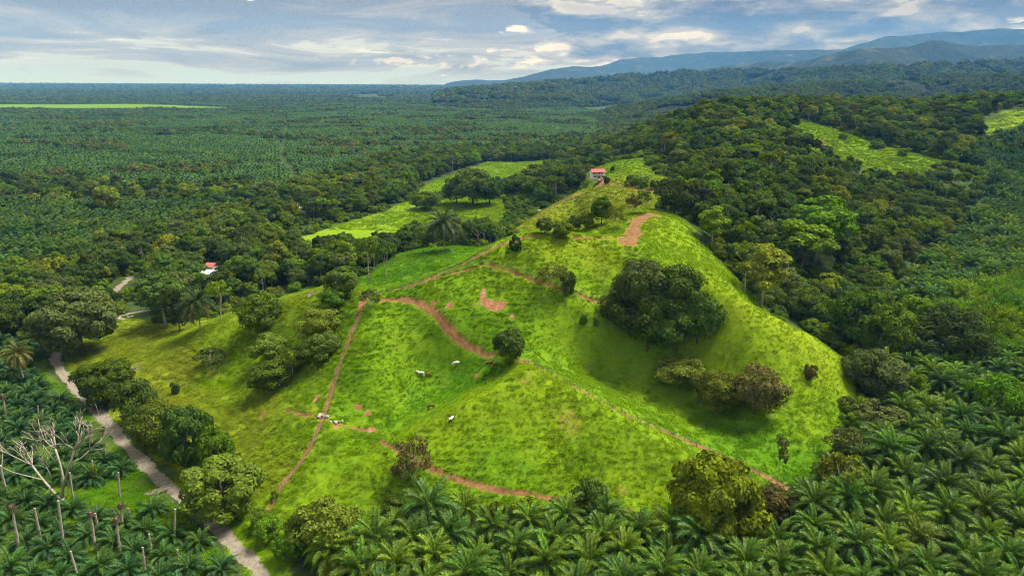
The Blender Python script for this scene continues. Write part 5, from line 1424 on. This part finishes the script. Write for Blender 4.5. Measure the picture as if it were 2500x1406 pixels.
# ------------------------------------------------------------------ buildings
def hill_house():
    p = hit(1461, 446); z0 = p.z
    sp = np.array([(p.x + a, p.y + b) for a in (-5, 0, 5) for b in (0, 4, 7)]); z0 = float(height(sp[:, 0], sp[:, 1]).max()) - .1
    e = empty('hill_house', (p.x, p.y, z0), R(10), .80); W, D, H1, H2 = 10.4, 7.0, 2.6, 5.2
    b = MB().box((-W / 2 - .6, -1.6, -2.0), (W / 2 + .6, D + .4, .12)); link('plinth', b.mesh('plinth', M['stone']), e)
    b = MB().box((-W / 2, 2.0, .12), (W / 2, D, H1)).box((-W / 2, 0, .12), (-W / 2 + .25, 2.0, H1)).box((W / 2 - .25, 0, .12), (W / 2, 2.0, H1))
    b.box((-W / 2 + .25, .0, .12), (-W / 2 + .9, .25, H1)).box((-1.5, 0, .12), (-1.0, .25, H1)).box((1.6, 0, .12), (2.4, .25, H1)).box((W / 2 - 1.0, 0, .12), (W / 2 - .25, .25, H1)).box((-W / 2 + .25, 0, 2.2), (W / 2 - .25, .25, H1 - .003))
    b.box((-W / 2 + .9, .01, .12), (-1.5, .24, 1.1)).box((2.4, .01, .12), (W / 2 - 1.0, .24, 1.1))
    link('lower_wall', b.mesh('lower_wall', M['white']), e)
    b = MB().box((-W / 2 - .1, -.25, H1), (W / 2 + .1, D + .1, H1 + .25)); link('balcony_floor', b.mesh('balcony_floor', M['white']), e)
    b = MB().box((-W / 2, 2.2, H1 + .25), (W / 2, D, H2)); link('upper_wall', b.mesh('upper_wall', M['white']), e)
    rail = MB().box((-W / 2 - .05, -.2, H1 + 1.0), (W / 2 + .05, -.08, H1 + 1.15)).box((-W / 2 - .05, -.08, H1 + 1.0), (-W / 2 + .07, 2.2, H1 + 1.15)).box((W / 2 - .07, -.08, H1 + 1.0), (W / 2 + .05, 2.2, H1 + 1.15)); link('balcony_rail', rail.mesh('balcony_rail', M['white']), e)
    bal = MB().box((-.03, -.17, H1 + .25), (.03, -.11, H1 + 1.0)).mesh('baluster', M['white'])
    for k in range(30): link('baluster', bal, e, loc=(-W / 2 + .15 + k * (W - .3) / 29, 0, 0))
    col = MB().tube([(0, -.12, H1 + .25), (0, -.12, H2)], [.13, .12], 8).mesh('column', M['white'])
    for x in (-W / 2 + .05, -1.6, 1.6, W / 2 - .05): link('column', col, e, loc=(x, 0, 0))
    for x0, x1 in ((-W / 2 + 1.0, -2.6), (-1.6, -.4), (.6, 1.8), (2.6, 4.0)):
        w = MB().box((x0, 2.12, H1 + .7), (x1, 2.196, H2 - .6)); o = link('upper_window', w.mesh('upper_window', M['white']), e)
        q = MB().box((x0 + .09, 2.08, H1 + .79), (x1 - .09, 2.116, H2 - .69)); link('pane', q.mesh('pane', M['dark']), o)
    for x0, x1, zb in ((-W / 2 + 1.0, -1.6, 1.1), (2.5, W / 2 - 1.1, 1.1)):
        w = MB().box((x0, .27, zb), (x1, .31, 2.2)); link('lower_window', w.mesh('lower_window', M['dark']), e)
    d_ = MB().box((-.95, .6, .12), (1.55, .66, 2.19)); o = link('entrance_shade', d_.mesh('entrance_shade', M['dark']), e)  # dark panel painted as the shade inside the open doorway
    o2 = link('door_leaf', MB().box((.1, .52, .13), (1.0, .59, 2.05)).mesh('door_leaf', M['wood']), o)
    v = [(-W / 2 - .7, -1.0, H2 - .05), (W / 2 + .7, -1.0, H2 - .05), (W / 2 + .7, D / 2 + .5, H2 + 2.0), (-W / 2 - .7, D / 2 + .5, H2 + 2.0), (-W / 2 - .7, D + .9, H2 + .2), (W / 2 + .7, D + .9, H2 + .2)]
    v2 = [(a, b_, c - .14) for a, b_, c in v]
    rf = MB().add(v + v2, [(0, 1, 2, 3), (3, 2, 5, 4), (7, 6, 9, 8), (8, 9, 10, 11), (0, 6, 7, 1), (4, 5, 11, 10), (1, 7, 8, 2), (2, 8, 11, 5), (6, 0, 3, 9), (9, 3, 4, 10)]); ro = link('roof', rf.mesh('roof', M['red_roof']), e)
    cap = MB().tube([(-W / 2 - .72, D / 2 + .5, H2 + 2.02), (W / 2 + .72, D / 2 + .5, H2 + 2.02)], [.14, .14], 6); link('ridge_cap', cap.mesh('ridge_cap', M['red_roof']), ro)
    for k in range(14):
        x = -W / 2 - .6 + k * (W + 1.2) / 13; rb = MB().tube([(x, -1.0, H2 - .02), (x, D / 2 + .5, H2 + 2.03)], [.045, .045], 4); link('roof_rib', rb.mesh('roof_rib', M['red_roof']), ro)
    g = MB()
    for s in (-1, 1): g.add([(s * W / 2, 2.2, H2), (s * W / 2, D, H2), (s * W / 2, D / 2 + .5, H2 + 1.75), (s * (W / 2 - .2), 2.2, H2), (s * (W / 2 - .2), D, H2), (s * (W / 2 - .2), D / 2 + .5, H2 + 1.75)], [(0, 1, 2), (5, 4, 3), (0, 3, 4, 1), (1, 4, 5, 2), (2, 5, 3, 0)])
    link('gable', g.mesh('gable', M['white']), e)
    st = MB()
    for k in range(5): st.box((-1.0, -1.6 - .3 * (k + 1), -.9), (1.0, -1.6 - .3 * k, .12 - .17 * (k + 1)))
    link('steps', st.mesh('steps', M['stone']), e)
    tag(e, 'white two storey house with red roof and balcony on the hilltop', 'house')
hill_house()
def farm_shed(loc, rz, W, D, H, roofmat, name, label, rise=1.0):
    e = empty(name, loc, rz)
    link('wall', MB().box((-W / 2, -D / 2, -.4), (W / 2, D / 2, H)).mesh('wall', M['white']), e)
    v = [(-W / 2 - .4, -D / 2 - .5, H - .05), (W / 2 + .4, -D / 2 - .5, H - .05), (W / 2 + .4, 0, H + rise), (-W / 2 - .4, 0, H + rise), (-W / 2 - .4, D / 2 + .5, H - .05), (W / 2 + .4, D / 2 + .5, H - .05)]
    v2 = [(a, b, c + .1) for a, b, c in v]
    ro = link('roof', MB().add(v2 + v, [(0, 1, 2, 3), (3, 2, 5, 4), (7, 6, 9, 8), (8, 9, 10, 11), (0, 6, 7, 1), (4, 5, 11, 10), (1, 7, 8, 2), (2, 8, 11, 5), (6, 0, 3, 9), (9, 3, 4, 10)]).mesh('roof', M[roofmat]), e)
    for k in range(10):
        x = -W / 2 + k * W / 9; link('roof_rib', MB().tube([(x, -D / 2 - .5, H + .07), (x, 0, H + rise + .12)], [.035, .035], 4).mesh('roof_rib', M[roofmat]), ro)
    w = link('window', MB().box((-W * .35, -D / 2 - .05, .9), (-W * .15, -D / 2 - .003, 1.9)).mesh('window', M['white']), e); link('pane', MB().box((-W * .34, -D / 2 - .07, .98), (-W * .16, -D / 2 - .052, 1.82)).mesh('pane', M['dark']), w)
    link('door', MB().box((W * .1, -D / 2 - .05, -.05), (W * .1 + .9, -D / 2 - .003, 2.0)).mesh('door', M['wood']), e)
    tag(e, label, 'building', 'farm buildings among the trees')
p = hit(516, 678); farm_shed(p, R(-18), 7.5, 6.5, 2.8, 'zinc', 'farm_shed', 'white sheet roofed farm building among the trees on the left', 1.2)
p = hit(507, 672); farm_shed(p + Vector((0, 6, 0)), R(-18), 5.0, 5.0, 3.4, 'pink_roof', 'farmhouse', 'small house with faded red roof behind the white roofed building', 1.4)
p = hit(735, 518); farm_shed(p, R(4), 8.5, 5.0, 3.4, 'zinc', 'farm_shed', 'long white roofed shed beyond the wooded belt', .9)

# ------------------------------------------------------------------ cattle
def cow_mesh(name, grazing, mat):
    V, E, Rr = [], [], []
    def add(p, r, frm=None):
        V.append(p); Rr.append(r); i = len(V) - 1
        if frm is not None: E.append((frm, i))
        return i
    a = add((-.75, 0, 1.12), (.25, .30)); b = add((-.25, 0, 1.08), (.33, .36), a); c = add((.30, 0, 1.08), (.33, .36), b); s = add((.72, 0, 1.16), (.27, .30), c)
    if grazing: n = add((1.05, .02, .88), (.16, .19), s); h = add((1.28, .05, .50), (.13, .15), n); mz = add((1.38, .06, .22), (.085, .09), h)
    else: n = add((1.05, .02, 1.42), (.15, .19), s); h = add((1.28, .06, 1.58), (.14, .15), n); mz = add((1.58, .10, 1.42), (.085, .09), h)
    for sd in (-1, 1):
        k = add((.66, sd * .20, .72), (.12, .11), s); k = add((.64, sd * .20, .40), (.06, .06), k); add((.66, sd * .20, .02), (.055, .055), k)
        k = add((-.62, sd * .22, .76), (.16, .13), a); k = add((-.86, sd * .21, .44), (.065, .065), k); add((-.78, sd * .21, .02), (.055, .055), k)
        add((V[h][0] - .06, sd * .26, V[h][2] + .08), (.035, .05), h)
    k = add((-1.00, 0, 1.15), (.05, .05), a); add((-1.06, 0, .55), (.03, .03), k)
    me = bpy.data.meshes.new(name); me.from_pydata(V, E, []); o = bpy.data.objects.new(name, me); COL.objects.link(o)
    md = o.modifiers.new('skin', 'SKIN'); sv = me.skin_vertices
    for layer in (me.skin_vertices[0],) if len(me.skin_vertices) else ():
        for i, q in enumerate(layer.data): q.radius = Rr[i]; q.use_root = (i == 1)
    o.modifiers.new('sub', 'SUBSURF').levels = 1
    dg = bpy.context.evaluated_depsgraph_get(); ev = o.evaluated_get(dg); out = bpy.data.meshes.new_from_object(ev)
    bpy.data.objects.remove(o); out.materials.clear(); out.materials.append(mat); out.polygons.foreach_set('use_smooth', [True] * len(out.polygons)); return out
COW = {(g, m_): cow_mesh('cow_body', g, M[m_]) for g in (0, 1) for m_ in ('cow', 'pied')}
def cow(u, v, rz, graze, colr, label, mat='cow', s=1.05):
    p = hit(u, v); e = empty('cow', p, R(rz), s); link('body', COW[(graze, mat)], e, color=colr)
    hn = MB(); zz, xx = (.60, 1.20) if graze else (1.70, 1.22)
    for sd in (-1, 1): hn.tube([(xx, sd * .08, zz), (xx - .02, sd * .22, zz + .10), (xx + .02, sd * .26, zz + .22)], [.03, .025, .008], 5)
    link('horns', hn.mesh('horns', M['pale_bark']), e); tag(e, label, 'cow', 'cattle grazing on the hill')
WHITE, BROWN_C, DKBROWN = (.78, .77, .74), (.24, .085, .03), (.12, .045, .02)
cow(1114, 893, 188, 1, WHITE, 'white cow grazing alone on the open slope right of the other white one')
cow(1028, 918, 175, 0, WHITE, 'white cow with raised head beside the brown calf')
cow(1046, 919, 10, 1, BROWN_C, 'small reddish brown calf right behind the white cow', s=.8)
cow(1194, 893, 20, 0, DKBROWN, 'dark brown cow left one of two under the knoll tree', s=.95)
cow(1208, 896, 60, 1, BROWN_C, 'reddish brown cow right one of two under the knoll tree', s=.95)
cow(1052, 999, 35, 1, DKBROWN, 'dark brown cow on the left edge of the knoll')
cow(1103, 1030, 250, 0, (.02, .02, .02), 'black cow with white back on the knoll face', 'pied')
cow(1317, 518, 170, 0, WHITE, 'pale cow at the low end of the house track', s=1.1)
cow(1380, 486, 30, 0, (.20, .17, .15), 'greyish cow halfway up the track to the house', s=1.1)
